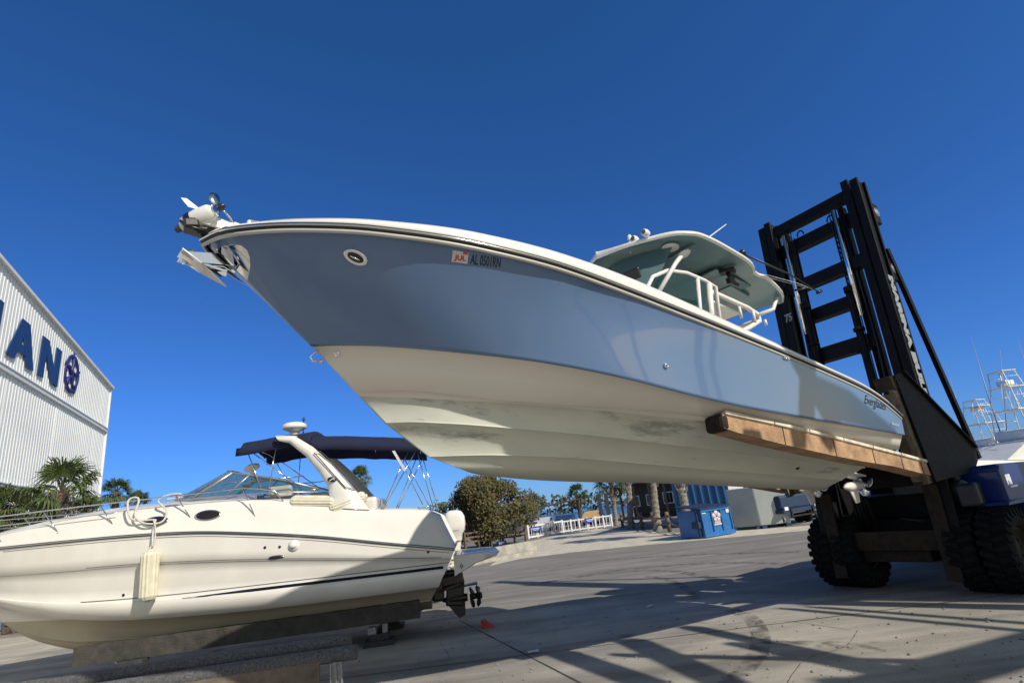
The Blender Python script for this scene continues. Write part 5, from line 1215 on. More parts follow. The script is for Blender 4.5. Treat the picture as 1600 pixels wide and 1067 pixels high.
palm_at(833, 783, 78, 1.55, 'short fan palm right next to the big round brown tree', 8, r0=.2)
palm_at(902, 773, 74, 1.75, 'lone fan palm standing against the sky above the white railing', 9, r0=.2)
for k, (bx, by, tx, ty, lb) in enumerate([(986, 826, 979, 700, 'palm with a pale trunk at the left end of the rope fence'), (1028, 829, 1014, 690, 'palm with a cross hatched pale trunk in the middle of the rope fence'), (1079, 834, 1052, 700, 'leaning palm with a split pale trunk nearest the blue dumpster'), (963, 821, 955, 752, 'palm at the end of the white railing with fronds just under the hull')]):
    b_ = G(bx, by); d = ray(tx, ty); P = b_; h = hgt(tx, ty, P); top = CP + d * (sqrt(P.x ** 2 + P.y ** 2) / sqrt(d.x ** 2 + d.y ** 2))
    o = palm(lb, b_, h, 1.9, 20 + k, r0=.19 if k < 3 else .16, bark=BARKP, n=28); o.rotation_euler = (0, 0, 0)
    for ch_ in o.children: pass
    L_ = Vector((top.x - b_.x, top.y - b_.y, 0)); 
    # shear the trunk by tilting the whole palm
    o.rotation_euler = Vector((L_.x, L_.y, h)).to_track_quat('Z', 'Y').to_euler()

# ---- broad brown-green tree
LEAFB = mat('autumn_leaf', (.13, .085, .03), .7, var=.5, vscale=1.2, col2=(.045, .055, .018)); LEAFG = mat('olive_leaf', (.075, .085, .028), .7, var=.4, vscale=2)
WOOD = mat('tree_wood', (.10, .08, .06), .95, var=.4, vscale=8)
def bush(name, label, cat, P, rx, ry, h, z0, seed, nleaf=9000, leaf=.13, mats=(LEAFB, LEAFG), lobes=22):
    o = thing(name, label, cat, None, P); rnd = random.Random(seed)
    q = B(); ends = []
    for i in range(9):
        a = rnd.uniform(0, 6.28); r = rnd.uniform(.2, .75); e = Vector((cos(a) * rx * r, sin(a) * ry * r, z0 + (h - z0) * rnd.uniform(.3, .8))); ends.append(e)
        q.tube([Vector((cos(a) * .15, sin(a) * .15, 0)), Vector((e.x * .3, e.y * .3, z0 + .2)), e * .7 + Vector((0, 0, .3)), e], [.14, .10, .06, .02], 6)
    q.build('trunk', WOOD, o)
    L_ = []
    for i in range(lobes):
        a = rnd.uniform(0, 6.28); r = sqrt(rnd.random()) * .78; zz = rnd.uniform(0, 1)
        rr = rnd.uniform(.34, .46) * (1 - .25 * zz); k = sqrt(max(.05, 1 - (2 * zz - .75) ** 2 * .6))
        L_.append((Vector((cos(a) * r * rx * k, sin(a) * r * ry * k, z0 + (h - z0) * (.12 + .68 * zz))), rr * min(rx, h * .7)))
    q = B(); q.mi = 0
    for i in range(nleaf):
        c, r = L_[rnd.randrange(len(L_))]; d = Vector((rnd.gauss(0, 1), rnd.gauss(0, 1), rnd.gauss(0, 1))).normalized(); p = c + Vector((d.x, d.y, d.z * .75)) * r * rnd.uniform(.45, 1.12)
        u = Vector((rnd.gauss(0, 1), rnd.gauss(0, 1), rnd.gauss(0, 1))).normalized(); v = u.orthogonal().normalized(); s_ = leaf * rnd.uniform(.5, 1.3)
        q.mi = 0 if rnd.random() < .72 else 1
        q.poly([p - u * s_, p + v * s_ * .5, p + u * s_, p - v * s_ * .5])
    q.build('crown', list(mats), o, weld=False, normals=False); return o
d = ray(752, 830); Pb = Vector((d.x / d.y * 44, 44, 0))
bush('tree', 'broad round tree with brown and olive leaves behind the wooden fence', 'tree', Pb, 4.6, 3.8, hgt(752, 738, Pb), .5, 5, 24000, .13)
d = ray(690, 830); P2 = Vector((d.x / d.y * 47, 47, 0)); bush('shrub', 'thin shrub left of the round tree, seen behind the stern of the cruiser', 'shrub', P2, 2.2, 1.5, hgt(690, 772, P2), .3, 6, 2500, .12, (LEAFG, LEAFG))
d = ray(640, 830); P2 = Vector((d.x / d.y * 52, 52, 0)); bush('shrub', 'small olive shrub seen between the bimini poles of the cruiser', 'shrub', P2, 1.6, 1.2, hgt(640, 780, P2), .3, 8, 1800, .12, (LEAFG, LEAFG))

# ---- fences and railings
RAILW = mat('white_fence_paint', (.75, .75, .74), .5, var=.08); WOODF = mat('brown_fence_wood', (.13, .10, .075), .9, var=.4, vscale=6)
def railfence(name, label, a, b_, h, nseg, pm, picket=False, rails=(.45, .95), pw=.10, rw=(.05, .12), cat='fence', sign=None):
    a = Vector(a); b_ = Vector(b_); d = b_ - a; Ln = d.length; o = thing(name, label, cat, None, a, atan2(d.y, d.x))
    for i in range(nseg + 1):
        q = B(); q.box((Ln * i / nseg, 0, h * .53), (pw, pw, h * 1.06), None, .008); q.build('post', pm, o)
    for r in rails:
        q = B(); q.box((Ln / 2, -.06 if not picket else 0, h * r), (Ln, rw[0], rw[1])); q.build('rail', pm, o)
    if picket:
        q = B(); k = int(Ln / .32)
        for i in range(k): q.box(((i + .5) * Ln / k, 0, h * .52), (.05, .04, h * .84))
        q.build('pickets', pm, o)
    return o
wA = G(826, 842); wB = G(880, 832); wC = G(957, 822)
hf = hgt(826, 821, wA)
railfence('railing', 'white picket railing section beside the round tree', wA, wB, hf, 4, RAILW, True, (.12, .94), .14)
railfence('railing', 'white picket railing section below the lone palm', wB + (wC - wB) * .01, wC, hf * .95, 6, RAILW, True, (.12, .94), .14)
fA = G(728, 862); fB = G(822, 845); railfence('fence', 'brown wooden post and rail fence on the concrete wall behind the swim platform', fA, fB, hgt(728, 832, fA) * .95, 5, WOODF, False, (.5, .75, 1.0), .14, (.05, .12))
BLUS = mat('blue_sign', (.02, .06, .30), .5, var=.1)
def smallsign(px, py, P, wd, ht, label):
    h = hgt(px, py, P); o = thing('sign', label, 'sign', None, (P.x, P.y, h - ht / 2), atan2((wC - wA).y, (wC - wA).x))
    q = B(); q.box((0, -.14, ht / 2), (wd, .03, ht), None, .01); q.build('panel', BLUS, o)
    q = B(); q.box((0, -.157, ht * .62), (wd * .7, .004, ht * .12)); q.build('text_bar', RAILW, o); q = B(); q.box((0, -.157, ht * .35), (wd * .5, .004, ht * .10)); q.build('text_bar', RAILW, o); return o
smallsign(838, 826, wA.lerp(wB, .2), 1.1, .42, 'small blue sign on the white railing nearest the round tree')
smallsign(924, 812, wB.lerp(wC, .55), 1.3, .42, 'small blue sign on the white railing right of the lone palm')
smallsign(781, 848, fA.lerp(fB, .55), .9, .3, 'small blue sign leaning low on the brown wooden fence')
# concrete wall under the wooden fence
WALLM = mat('rough_concrete', (.36, .34, .30), .9, var=.25, vscale=2, bump=.4)
a = G(700, 890); b_ = G(840, 862); a2 = a.lerp(b_, .12)
d_ = b_ - a; o = thing('retaining_wall', 'low rough concrete retaining wall below the brown wooden fence', 'wall', None, a, atan2(d_.y, d_.x))
q = B(); q.box((d_.length * .5, .2, .32), (d_.length, .35, .64), None, .02)
q.build('wall_block', WALLM, o); q = B(); q.box((d_.length * .45, -.35, .09), (d_.length * .9, .3, .18), None, .02); q.build('kerb', WALLM, o)
# rope fence of logs along the planting
LOG = mat('log_wood', (.16, .12, .085), .9, var=.4, vscale=5)
ra = G(968, 824); rb_ = G(1100, 838); d_ = rb_ - ra; o = thing('log_fence', 'dark log fence strung between the palm trunks left of the dumpster', 'fence', None, ra, atan2(d_.y, d_.x))
for i in range(7):
    q = B(); q.cyl((d_.length * i / 6, .3, 0), (d_.length * i / 6, .3, 1.2), .13, n=8); q.build('post', LOG, o)
for i in range(6):
    for z in (1.0, .6):
        q = B(); x0 = d_.length * i / 6; x1 = d_.length * (i + 1) / 6; q.tube([Vector((x0 + (x1 - x0) * t, .3, z - .22 * (1 - (2 * t - 1) ** 2))) for t in [k / 6 for k in range(7)]], .06, 6); q.build('rope', LOG, o)
# dark timber restaurant behind the palms
DARKW = mat('dark_brown_cladding', (.06, .045, .035), .8, var=.4, vscale=3); DROOF = mat('dark_roof', (.05, .045, .04), .8, var=.3)
pa = G(945, 818); pb = G(1085, 806)
d_ = pb - pa; o = thing('wooden_building', 'dark brown timber building behind the palms left of the blue shed', 'building', None, pa, atan2(d_.y, d_.x))
q = B(); q.box((d_.length / 2 + 1, 7, 2.0), (d_.length - .1, 6, 4.0)); q.build('wall', DARKW, o)
q = B(); q.poly([(-.5, 3.2, 3.7), (d_.length + 1.5, 3.2, 3.7), (d_.length + 1.5, 7, 5.3), (-.5, 7, 5.3)], (0, 0, .12)); q.poly([(-.5, 10.8, 3.7), (d_.length + 1.5, 10.8, 3.7), (d_.length + 1.5, 7, 5.3), (-.5, 7, 5.3)], (0, 0, .12)); q.build('roof', DROOF, o)
for i in range(5):
    q = B(); q.box((1.5 + i * d_.length / 5, 3.97, 1.9), (1.3, .06, 1.2)); w_ = q.build('window', RAILW, o); q = B(); q.box((1.5 + i * d_.length / 5, 3.93, 1.9), (1.1, .03, 1.0)); q.build('pane', DARKG, w_)
for i in range(7):
    q = B(); q.box((i * (d_.length + 1) / 6, 3.4, 1.8), (.18, .18, 3.6)); q.build('porch_post', LOG, o)
# solar-canopy like dark roof in the distance
d = ray(858, 806); Pq = Vector((d.x / d.y * 70, 70, 0)); o = thing('open_shelter', 'low dark shelter roof on posts behind the white railing', 'shelter', None, Pq, .1)
q = B(); q.poly([(-4.5, -2, 2.1), (4.0, -2, 2.9), (4.0, 3, 2.9), (-4.5, 3, 2.1)], (0, 0, .15)); q.build('roof', DROOF, o)
for x_ in (-4, 0, 3.6):
    q = B(); q.box((x_, -1.5, 1.15 + .04 * x_), (.18, .18, 2.3)); q.build('post', DARKW, o)
# dark tall sign pillar by the end of the railing
P = G(950, 819); o = thing('banner_pillar', 'two narrow dark vertical banners beyond the end of the white railing', 'banner', None, P)
for k in (0, 1):
    q = B(); q.box((-.5 + .75 * k, 0, hgt(945, 775, P) / 2 + .3), (.42, .1, hgt(945, 775, P)), (0, .0, 0)); q.build('banner', mat('slate_banner', (.02, .03, .05), .7, var=.1), o)
# parked cars far behind the railing
def car(P, rz, col, label, nm):
    o = thing('parked_car', label, 'car', None, P, rz, 'cars parked beyond the white railing'); cm = mat('car_' + nm, col, .25, var=.04, coat=.6)
    q = B(); outl = [(-2.2, .35), (-2.25, .75), (-2.0, .95), (-1.3, 1.0), (-.8, 1.42), (.7, 1.45), (1.3, 1.02), (2.1, .88), (2.25, .6), (2.2, .35)]
    q.poly([(x, -.88, z) for x, z in outl], (0, 1.76, 0)); bmesh.ops.bevel(q.b, geom=list(q.b.edges), offset=.07, segments=2, affect='EDGES'); q.build('body', cm, o)
    for s_ in (-1, 1):
        q = B(); q.poly([(x, .885 * s_, z) for x, z in [(-1.1, 1.02), (-.72, 1.34), (.62, 1.37), (1.1, 1.02)]], (0, .01 * s_, 0)); q.build('side_window', DARKG, o)
        for x in (-1.35, 1.4): q = B(); q.lathe([(0, -.1), (.3, -.1), (.33, -.06), (.33, .06), (.3, .1), (0, .1)], (x, .82 * s_, .33), (0, 1, 0), 16); q.build('wheel', TYRE, o)
    return o
for px, dep, col, nm, lb, rz in ((700, 60, (.6, .6, .6), 'silver', 'silver car beyond the brown fence, left of the round tree', .2), (808, 58, (.06, .07, .1), 'dark', 'dark car parked behind the right side of the round tree', 1.2), (850, 62, (.5, .5, .5), 'grey', 'grey car behind the white railing below the short palm', 1.4), (885, 64, (.03, .05, .12), 'navy', 'navy car behind the middle of the white railing', 1.3), (930, 66, (.55, .35, .12), 'tan', 'tan car behind the right end of the white railing', 1.2)):
    d = ray(px, 820); car(Vector((d.x / d.y * dep, dep, 0)), rz, col, lb, nm)

# ---- dumpster
DBLUE = mat('dumpster_blue', (.012, .12, .36), .4, var=.18, vscale=2, coat=.2); DBL2 = mat('dumpster_dark_blue', (.01, .03, .08), .6, var=.3)
dA = G(1102, 841); dB = G(1148, 833); d_ = dB - dA; wd = d_.length
o = thing('dumpster', 'blue steel dumpster with a dark lid and a white flower emblem', 'dumpster', None, dA, atan2(d_.y, d_.x)); Hd = hgt(1102, 793, dA)
q = B(); q.poly([(0, 0, .12), (wd, 0, .12), (wd, 0, Hd * .93), (0, 0, Hd * .93)], (0, 1.7, 0)); q.box((wd / 2, .8, .1), (wd * 1.02, 1.8, .12)); 
for k in range(4): q.box((wd * (.02 + k * .32), -.03, Hd * .52), (.06, .06, Hd * .82))
q.box((wd / 2, -.03, Hd * .90), (wd, .08, .08)); q.box((wd / 2, -.03, .18), (wd, .08, .1)); q.build('body', DBLUE, o)
q = B(); q.poly([(-.05, -.1, Hd * .95), (wd + .05, -.1, Hd * .95), (wd + .05, 1.75, Hd * 1.08), (-.05, 1.75, Hd * 1.08)], (0, 0, .06)); q.build('lid', DBL2, o)
q = B(); q.box((-.12, .3, Hd * .45), (.16, .5, .3)); q.box((-.1, .2, Hd * .5), (.06, .12, Hd * .9)); q.build('lift_pocket', DBL2, o); q = B(); q.box((wd + .12, .3, Hd * .45), (.16, .5, .3)); q.build('lift_pocket', DBL2, o)
q = B()
for k in range(5): a = k * 2 * pi / 5 + pi / 2; q.lathe([(0, .0), (.13, 0), (.13, .006), (0, .006)], (wd * .5 + .16 * cos(a), -.035, Hd * .66 + .16 * sin(a)), (0, -1, 0), 12)
q.build('flower_emblem', mat('pale_pink_decal', (.6, .5, .55), .5, var=.1), o)
for z_, w__ in ((.47, .4), (.40, .5)):
    q = B(); q.box((wd * .5, -.037, Hd * z_), (wd * w__ * .5, .006, .07)); q.build('text_bar', MATS['pale_pink_decal'], o)
q = B(); q.box((wd * .1, -.037, Hd * .82), (wd * .14, .006, .05)); q.box((wd * .9, -.037, Hd * .80), (.2, .006, .18)); q.build('sticker', STW, o)
# ---- container: whitish paint, its shade put into the colour as mid grey
CG = mat('shade_toned_container', (.36, .38, .37), .45, var=.1, vscale=1)
cA = G(1147, 829); cB = G(1191, 826); cC = G(1238, 821); o = thing('storage_container', 'plain whitish steel container, toned grey for shade, beside the blue dumpster', 'container', None, cB)
Hc = hgt(1176, 765, cB); 
cD = cA + (cC - cB)
q = B(); q.poly([Vector((p.x - cB.x, p.y - cB.y, .15)) for p in (cA, cB, cC, cD)], (0, 0, Hc)); bmesh.ops.bevel(q.b, geom=list(q.b.edges), offset=.03, segments=1, affect='EDGES'); q.build('body', CG, o)
for pr in ((cA, cB), (cB, cC)):
    for t in (.1, .9): p = pr[0].lerp(pr[1], t) - cB; q = B(); q.box((p.x, p.y + .1, .08), (.25, .25, .16)); q.build('skid', DBL2, o)
q = B(); p = cA.lerp(cB, .6) - cB; q.box((p.x, p.y + .8, Hc + .35), (.8, .1, .5)); q.build('roof_grille', RAILW, o)
# ---- blue shed behind
BSH = mat('blue_ribbed_steel', (.015, .09, .24), .5, var=.12, vscale=1)
sA = G(1062, 824); sB = G(1260, 806); d_ = sB - sA; o = thing('blue_shed', 'big blue ribbed metal shed behind the dumpster and container', 'building', None, sA, atan2(d_.y, d_.x)); Ls = d_.length
q = B(); cols = []; x = 0
while x < Ls:
    cols += [(x, 0), (x + .3, 0), (x + .34, -.06), (x + .42, -.06), (x + .46, 0)]; x += .5
q.grid([[Vector((a, y, 0)), Vector((a, y, 5))] for a, y in cols], False); q.poly([(0, 0.01, 0), (0, 12, 0), (0, 12, 5), (0, .01, 5)]); q.poly([(Ls, 0.01, 0), (Ls, 12, 0), (Ls, 12, 5), (Ls, .01, 5)]); q.build('wall', BSH, o)
q = B(); q.poly([(-.3, -.4, 4.9), (Ls + .3, -.4, 4.9), (Ls + .3, 12, 6), (-.3, 12, 6)], (0, 0, .12)); q.build('roof', BSH, o)
# bright blue canopy / trailer row right of the container
P = G(1248, 818); o = thing('market_canopy', 'bright blue striped canopy over pale shelving right of the container', 'canopy', None, P, .35)
q = B(); h1 = hgt(1238, 768, P); h0 = hgt(1238, 783, P); q.grid([[Vector((-1.6 + .3 * k, .03 * (k % 2), h0)), Vector((-1.6 + .3 * k, .5 + .03 * (k % 2), h1))] for k in range(12)], False); q.poly([(-1.6, .5, h1), (1.7, .5, h1), (1.7, 2.5, h1), (-1.6, 2.5, h1)]); q.build('roof', mat('bright_blue_sheet', (.03, .33, .75), .5, var=.1), o)
q = B(); q.box((0, .2, h0 - .25), (3.2, .3, .12)); q.box((0, .25, h0 - .55), (3.2, .3, .08)); q.build('shelf', RAILW, o)
for x_ in (-1.6, 1.6): q = B(); q.box((x_, .3, h0 / 2), (.1, .1, h0)); q.build('post', DBL2, o)
for k, (px, py) in enumerate([(1256, 818), (1284, 812)]):
    P = G(px, py); o = thing('flatbed_trailer', ['black flatbed trailer with pale lamps beyond the grey container', 'black trailer half hidden by the forklift tyre'][k], 'trailer', None, P, .45)
    q = B(); q.box((0, .6, .72), (2.6, 1.4, .18), None, .02); q.box((0, .6, 1.15), (2.5, 1.2, .7), None, .1); q.build('bed', DBL2, o)
    q = B(); q.box((0, -.12, .45), (1.8, .06, .08)); q.box((-.8, -.12, .6), (.1, .1, .4)); q.box((.8, -.12, .6), (.1, .1, .4)); q.build('bumper', BLACKP, o)
    for x_ in (-1.1, 1.1):
        q = B(); q.box((x_, -.12, .85), (.25, .04, .16)); q.build('lamp', RAILW, o)
        q = B(); q.lathe([(0, -.1), (.28, -.1), (.3, 0), (.28, .1), (0, .1)], (x_ * .9, .5, .3), (1, 0, 0), 14); q.build('wheel', TYRE, o)

# ---- boat with white outboards behind the cruiser
Pm = AY(712, 825, 17.2)
Mo = Matrix((sf, sp_, Vector((0, 0, 1)))).transposed().to_4x4(); Mo.translation = Vector((Pm.x, Pm.y, .95))
o = thing('outboard_boat', 'white boat behind the cruiser, only its pair of white outboards showing', 'motorboat', Mo)
q = B(); rws = []
for i in range(13):
    t = i / 12; u = .35 + 6.6 * t; b2 = 1.2 * (1 - t ** 3) + .02; z0 = .35 * t ** 3
    rws.append([Vector((u, -b2, 1.0)), Vector((u, -b2 * .85, .35 + z0)), Vector((u, 0, z0)), Vector((u, b2 * .85, .35 + z0)), Vector((u, b2, 1.0))])
q.grid(rws); q.poly(rws[0]); q.grid([[r[0], r[4]] for r in rws]); q.build('hull', WHITE, o)
for v in (.45, -.75): 
    r = outboard(o, .28, v); r.scale = (.82, .82, .82); r.location.z = -.02
for x_ in (1.2, 5.0):
    q = B(); q.box((x_, 0, -.45), (.3, 1.8, .95), None, .02); q.build('cradle', BEAMG, o)
# ---- another cruiser far behind (bow rails seen through the arch)
d = ray(470, 770); P = Vector((d.x / d.y * 24, 24, 0)); o = thing('moored_boat', 'white boat with silver rails seen under the radar arch of the cruiser', 'motorboat', None, P, .1)
q = B(); rws = []
for i in range(11):
    t = i / 10; x = -3 + 6 * t; b2 = 1.3 * (1 - t ** 3) + .02
    rws.append([Vector((x, -b2, 3.1 + .3 * t)), Vector((x, -b2 * .8, 1.4)), Vector((x, 0, 1.0 + t ** 3)), Vector((x, b2 * .8, 1.4)), Vector((x, b2, 3.1 + .3 * t))])
q.grid(rws); q.poly(rws[0]); q.grid([[r[0], r[4]] for r in rws]); q.build('hull', WHITE, o)
q = B(); q.box((-.5, 0, 3.5), (2.2, 1.6, .7), None, .2); q.build('cabin', WHITE, o)
q = B(); q.tube([(-2.5, -1.2, 3.9), (0, -1.25, 4.1), (2.2, -.7, 4.2)], .025, 6)
for x_ in (-2, -1, 0, 1): q.tube([(x_, -1.2, 3.1), (x_, -1.22, 4.0)], .02, 6)
q.build('rail', STEEL, o)
for x_ in (-2, 1.5): q = B(); q.box((x_, 0, .6), (.4, 2, 1.2)); q.build('cradle', BEAMG, o)

# ---- sport fishing boats at the far right
def sport(P, rz, label, s=1.0, tower=9.5, seed=0):
    o = thing('sport_fishing_boat', label, 'motorboat', None, P, rz, 'sport fishing boats beyond the forklift'); o.scale = (s, s, s)
    q = B(); rws = []
    for i in range(17):
        t = i / 16; x = -7 + 15 * t; b2 = 2.3 * (1 - max(0, t - .35) ** 2.2 / .65 ** 2.2) + .02; sh_ = 1.3 + 1.5 * t ** 1.6
        rws.append([Vector((x, -b2, sh_)), Vector((x, -b2 * .86, .2)), Vector((x, 0, -.3 + .9 * t ** 4)), Vector((x, b2 * .86, .2)), Vector((x, b2, sh_))])
    q.grid(rws); q.poly(rws[0]); q.grid([[r[0], r[0].lerp(r[4], .5) + Vector((0, 0, .1)), r[4]] for r in rws]); q.build('hull', WHITE, o)
    q = B(); q.poly([(-2.8, -1.8, 1.6), (3.6, -1.8, 2.2), (1.2, -1.7, 3.4), (-2.8, -1.7, 3.4)], (0, 3.5, 0)); q.box((-1.5, 0, 3.5), (4.4, 3.6, .14), None, .04); q.box((-1.2, 0, 4.0), (2.6, 2.8, .9), None, .2); q.build('cabin', WHITE, o)
    q = B(); q.poly([(-1.9, -1.815, 2.5), (2.4, -1.815, 2.75), (1.4, -1.76, 3.25), (-1.9, -1.76, 3.2)]); q.poly([(-1.9, 1.715, 2.5), (2.4, 1.715, 2.75), (1.4, 1.76, 3.25), (-1.9, 1.76, 3.2)]); q.build('cabin_window', DARKG, o)
    q = B(); q.box((-1.4, 0, 6.0), (3.0, 2.6, .10), None, .04); q.box((-1.3, 0, 7.9), (1.9, 1.8, .08), None, .03); q.box((-1.3, 0, tower), (1.5, 1.4, .07), None, .02); q.box((-1.3, 0, tower - 1.0), (.9, .9, .45), None, .1); q.build('tower_platform', WHITE, o)
    q = B()
    for a in (-1, 1):
        for b2 in (-1, 1):
            q.tube([(-1.4 + a * 1.4, b2 * 1.5, 3.5), (-1.4 + a * 1.2, b2 * 1.15, 6.0), (-1.35 + a * .75, b2 * .8, 7.9), (-1.3 + a * .6, b2 * .6, tower)], .05, 6)
        q.tube([(-2.7, a * 1.3, 4.2), (-.1, a * 1.3, 4.2)], .03, 6); q.tube([(-2.6, a * 1.25, 5.2), (-.2, a * 1.2, 5.2)], .03, 6); q.tube([(-2.1, a * .85, 7.2), (-.6, a * .85, 7.2)], .03, 6); q.tube([(-1.9, a * .7, tower - .5), (-.7, a * .7, tower - .5)], .025, 6)
    for z in np.arange(3.8, 7.8, .33): q.tube([(-2.75 + (z - 3.5) * .15, -.3, z), (-2.75 + (z - 3.5) * .15, .3, z)], .03, 5)
    for b2 in (-.3, .3): q.tube([(-2.8, b2, 3.4), (-2.1, b2, 7.9)], .035, 5)
    q.build('tower_frame', PLASTIC, o)
    for a in (-1, 1):
        q = B(); q.tube([(-1.0, a * 1.7, 3.0), (-2.2, a * 2.4, 8.0), (-3.6, a * 3.0, 13.5)], [.06, .045, .015], 6); q.build('outrigger', mat('grey_pole', (.25, .27, .3), .4, var=.05), o)
    q = B(); q.tube([(4, -1.6, 2.3), (4, -1.6, 3.0), (7.6, -.2, 3.6), (7.6, .2, 3.6), (4, 1.6, 3.0)], .03, 6); q.build('bow_rail', STEEL, o)
    q = B()
    for k in range(5): q.tube([(-1 + .4 * k, .5, 6), (-1 + .4 * k - .8, .5, 8.2)], .015, 5)
    q.build('antenna', PLASTIC, o)
    return o
def sportat(px, py, dep, rz, label, s=1.0, tower=9.5):
    d = ray(px, py); P = Vector((d.x / d.y * dep, dep, 0)); return sport(P, rz, label, s, tower)
sportat(1590, 700, 38, 3.35, 'white sport fishing boat with a tall tower at the right frame edge', .82, 9.3)
sportat(1535, 700, 50, 3.45, 'white sport fishing boat with a lower tower just right of the forklift plate', .82, 8.6)
sportat(1665, 700, 44, 3.3, 'white sport fishing boat mostly cut off by the right frame edge', .85, 9.0)

# ---- unseen rack added right of frame; beams placed to cast the yard stripes

LS = -sun_dir
def castline(q, a, b_, t, wd, th=.25, ext=(0, 0), srf=None):
    A_ = (G(*a) if srf is None else srf(a)); B_ = (G(*b_) if srf is None else srf(b_))
    if srf is None: ta = t / LS.z; tb = ta
    else: ta = (t - A_.z) / LS.z; tb = (t - B_.z) / LS.z
    A_ = A_ + LS * ta; B_ = B_ + LS * tb; d = (B_ - A_).normalized(); A_ = A_ - d * ext[0]; B_ = B_ + d * ext[1]
    q.bar(A_, B_, wd, th)
rk = thing('shadow_rack', 'unseen grey steel rack added right of the frame to cast shadows', 'boat rack', None, (14, 2, 0))
RK = mat('shadow_rack_steel', (.12, .13, .14), .6, var=.2)
def rb(lines, srf=None):
    q = B()
    for a, b_, t, wd, e in lines: castline(q, a, b_, t, wd, .25, e, srf)
    bmesh.ops.translate(q.b, verts=q.b.verts, vec=(-14, -2, 0)); return q.build('shadow_rack_beam', RK, rk)
rb([((1095, 983), (1310, 1028), 6, .20, (.3, 2))])
rb([((966, 1023), (1600, 1036), 6.3, .13, (0, 4))])
rb([((1268, 954), (1600, 985), 6.6, .10, (.5, 4))]); rb([((1300, 950), (1600, 973), 6.6, .10, (.3, 4))])
rb([((1364, 1078), (1600, 1012), 6, .62, (3, 4))])
rb([((985, 1000), (1140, 1070), 6, .32, (0, 3))]); rb([((905, 1030), (1010, 1067), 6, .36, (.6, 2))]); rb([((1150, 1005), (1420, 1060), 6.2, .16, (0, 3))])
for a in ((12.2, -1.5), (12.2, 4.5), (16, -1.5), (16, 4.5)):
    q = B(); q.box((a[0] - 14, a[1] - 2, 4.5), (.3, .3, 9), None, .01); q.build('shadow_rack_post', RK, rk)  # posts of the added rack, out of view
hullw = lambda p: MB @ pickl(*p)[0]
rb([((1262, 585), (1248, 662), 8.6, .30, (1.2, .3))], hullw)  # added beams, placed by the shadow they drop on the hull
rb([((1262, 590), (1290, 668), 8.6, .22, (1.2, .3))], hullw)
# unseen flat plate added to shade the boat's aft quarter
pq = [hullw(p) for p in ((1272, 597), (1330, 622), (1392, 693), (1296, 662))]
pq = [p + LS * ((8.8 - p.z) / LS.z) - Vector((14, 2, 0)) for i, p in enumerate(pq)]
q = B(); q.poly(pq, (0, 0, .12)); q.build('shadow_plate', RK, rk)
pq = [MF @ H(*a) for a in ((-.50, 1.45, 3.72), (-.85, 1.5, 3.95), (-2.95, 1.5, 2.52), (-2.6, 1.7, 1.98), (-2.4, 1.98, 1.62), (-7, 1.98, 1.5), (-7, 2.1, -.1), (-1.2, 2.15, -.1), (-1.0, 1.5, 1.1), (-.62, 1.5, 1.9))]  # outline of a second added plate that shades the lower forklift
pq = [p + LS * ((8.4 - p.z) / LS.z) - Vector((14, 2, 0)) for p in pq]
q = B(); q.poly(pq, (0, 0, .12)); q.build('shadow_plate', RK, rk)

# ---- water, far shore
wt = bpy.data.materials.new('bay_water_material'); wt.use_nodes = True; b_ = wt.node_tree.nodes['Principled BSDF']; b_.inputs['Base Color'].default_value = (.02, .06, .09, 1); b_.inputs['Roughness'].default_value = .18
nn_ = wt.node_tree.nodes.new('ShaderNodeTexNoise'); nn_.inputs['Scale'].default_value = 1.2; bb_ = wt.node_tree.nodes.new('ShaderNodeBump'); bb_.inputs['Strength'].default_value = .5; wt.node_tree.links.new(nn_.outputs['Fac'], bb_.inputs['Height']); wt.node_tree.links.new(bb_.outputs[0], b_.inputs['Normal'])
q = B(); q.grid([[(x, y, .006) for x in (-900, 0, 900)] for y in (95, 400, 1490)], False); struct(q.build('bay_water', wt))
q = B(); rnd = random.Random(3)
for i in range(5200):
    x = rnd.uniform(-260, 260); hh = 4.5 + 2.2 * sin(x * .07) + 1.3 * sin(x * .19 + 1) + rnd.uniform(-.8, .8); z = rnd.uniform(0, max(1, hh)); y = 210 + rnd.uniform(-4, 4); a = rnd.uniform(.4, 1.3)
    d1 = Vector((rnd.gauss(0, 1), rnd.gauss(0, .6), rnd.gauss(0, 1))).normalized() * a; d2 = d1.orthogonal().normalized() * a * .7
    c0 = Vector((x, y, z)); q.poly([c0 - d1, c0 + d2, c0 + d1, c0 - d2])
o = q.build('far_shore_woods', mat('far_shore_green', (.04, .055, .035), .9, var=.4, vscale=.1), weld=False, normals=False); o['kind'] = 'stuff'
# ---- marks on the yard: tyre marks, cracks, stains, litter
TM = bpy.data.materials.new('tyre_mark'); TM.use_nodes = True; t_ = TM.node_tree; b_ = t_.nodes['Principled BSDF']; b_.inputs['Base Color'].default_value = (.05, .047, .042, 1); b_.inputs['Roughness'].default_value = .9
tn = t_.nodes.new('ShaderNodeTexNoise'); tn.inputs['Scale'].default_value = 3.5; tn.inputs['Detail'].default_value = 8; tn.inputs['Roughness'].default_value = .7; tg = t_.nodes.new('ShaderNodeTexCoord'); t_.links.new(tg.outputs['Object'], tn.inputs['Vector']); tr_ = t_.nodes.new('ShaderNodeMapRange'); tr_.inputs['From Min'].default_value = .42; tr_.inputs['From Max'].default_value = .68; tr_.inputs['To Max'].default_value = .6
t_.links.new(tn.outputs['Fac'], tr_.inputs['Value']); t_.links.new(tr_.outputs[0], b_.inputs['Alpha'])
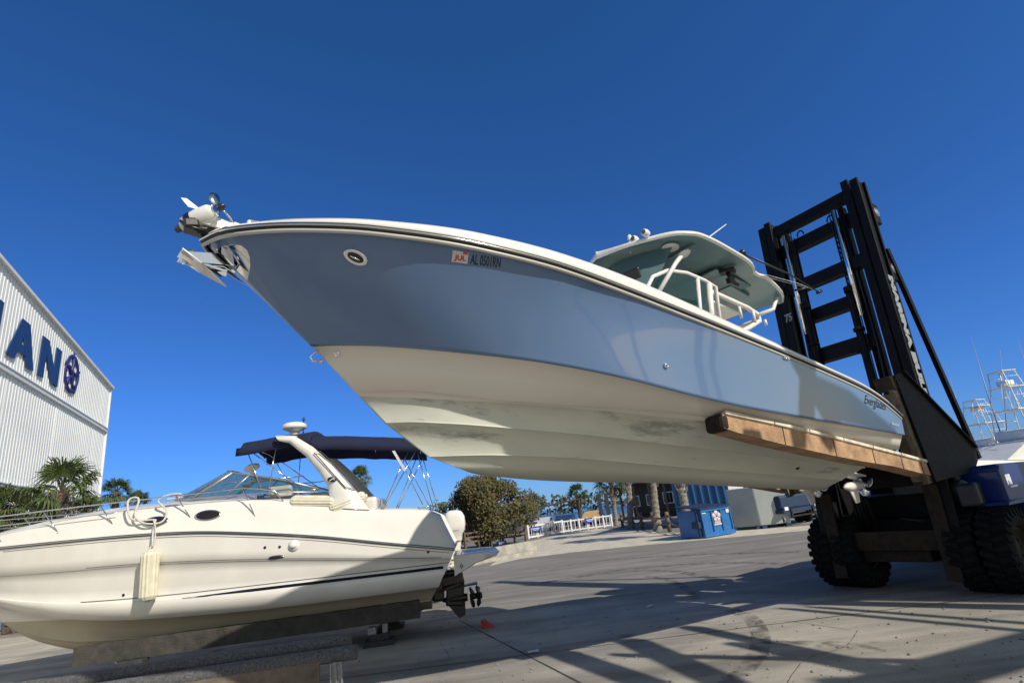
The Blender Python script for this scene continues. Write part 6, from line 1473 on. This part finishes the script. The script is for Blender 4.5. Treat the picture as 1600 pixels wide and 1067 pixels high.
def curveG(pts, wd, name, material, z, jit=0.0):
    P = rope([G(*p) for p in pts], 0, sub=10); rows = []
    for i, p in enumerate(P):
        d = (P[min(i + 1, len(P) - 1)] - P[max(i - 1, 0)]).normalized(); nrm = Vector((-d.y, d.x, 0)) * wd / 2 * (1 + jit * (random.random() - .5)); off = Vector((random.random() - .5, random.random() - .5, 0)) * jit * wd
        rows.append([p + nrm + off + Vector((0, 0, z)), p - nrm + off + Vector((0, 0, z))])
    q = B(); q.grid(rows, False); o = q.build(name, material); o['kind'] = 'structure'
curveG([(1140, 952), (1172, 965), (1188, 990), (1184, 1020), (1160, 1050), (1130, 1075)], .28, 'tyre_mark', TM, .008)
curveG([(1010, 900), (1045, 906), (1070, 918), (1090, 936)], .22, 'tyre_mark', TM, .0085); curveG([(900, 902), (980, 893), (1050, 892), (1120, 905)], .3, 'tyre_mark', TM, .009)
curveG([(1230, 880), (1100, 880), (960, 892), (820, 915)], .35, 'tyre_mark', TM, .0095); curveG([(1250, 862), (1100, 866), (960, 874), (840, 890)], .35, 'tyre_mark', TM, .010)
for k in range(4): curveG([(1150 + 40 * k, 992 + 6 * k), (1190 + 40 * k, 1003), (1235 + 50 * k, 1008 + 3 * k)], .10, 'tyre_mark', TM, .0105 + .0005 * k)
CRK = mat('crack_dark', (.05, .045, .04), .95, var=.3)
curveG([(900, 957), (980, 968), (1040, 964), (1120, 975), (1210, 969), (1330, 984)], .006, 'crack', CRK, .006, 2.0)
curveG([(1230, 1067), (1260, 1030), (1320, 1010), (1340, 985)], .006, 'crack', CRK, .0065, 2.0)
curveG([(640, 1067), (700, 1030), (690, 1000), (740, 985)], .006, 'crack', CRK, .007, 2.0)
q = B(); rnd = random.Random(11)
for i in range(420):
    px = rnd.uniform(560, 1600); py = rnd.uniform(880, 1066); p = G(px, py); r_ = rnd.uniform(.004, .02)
    q.sph(p + Vector((0, 0, r_ * .4)), r_, (1, 1.3, .7), (0, 0, rnd.uniform(0, 3)), 6)
o = q.build('gravel', mat('gravel_grey', (.22, .20, .17), .9, var=.4, vscale=10), weld=False); o['kind'] = 'stuff'
for px, py, a_ in ((833, 1019, .3), (1015, 948, 1.1)):
    p = G(px, py); o = thing('paper_scrap', 'crumpled pale scrap lying on the concrete ' + ('by the slab joint' if px < 900 else 'in the shadow under the blue boat'), 'litter', None, p, a_)
    q = B(); q.grid([[Vector((x, y, .012 + .02 * rnd.random())) for x in (-.09, -.03, .04, .1)] for y in (-.06, 0, .05)], False); q.build('paper', STW, o)
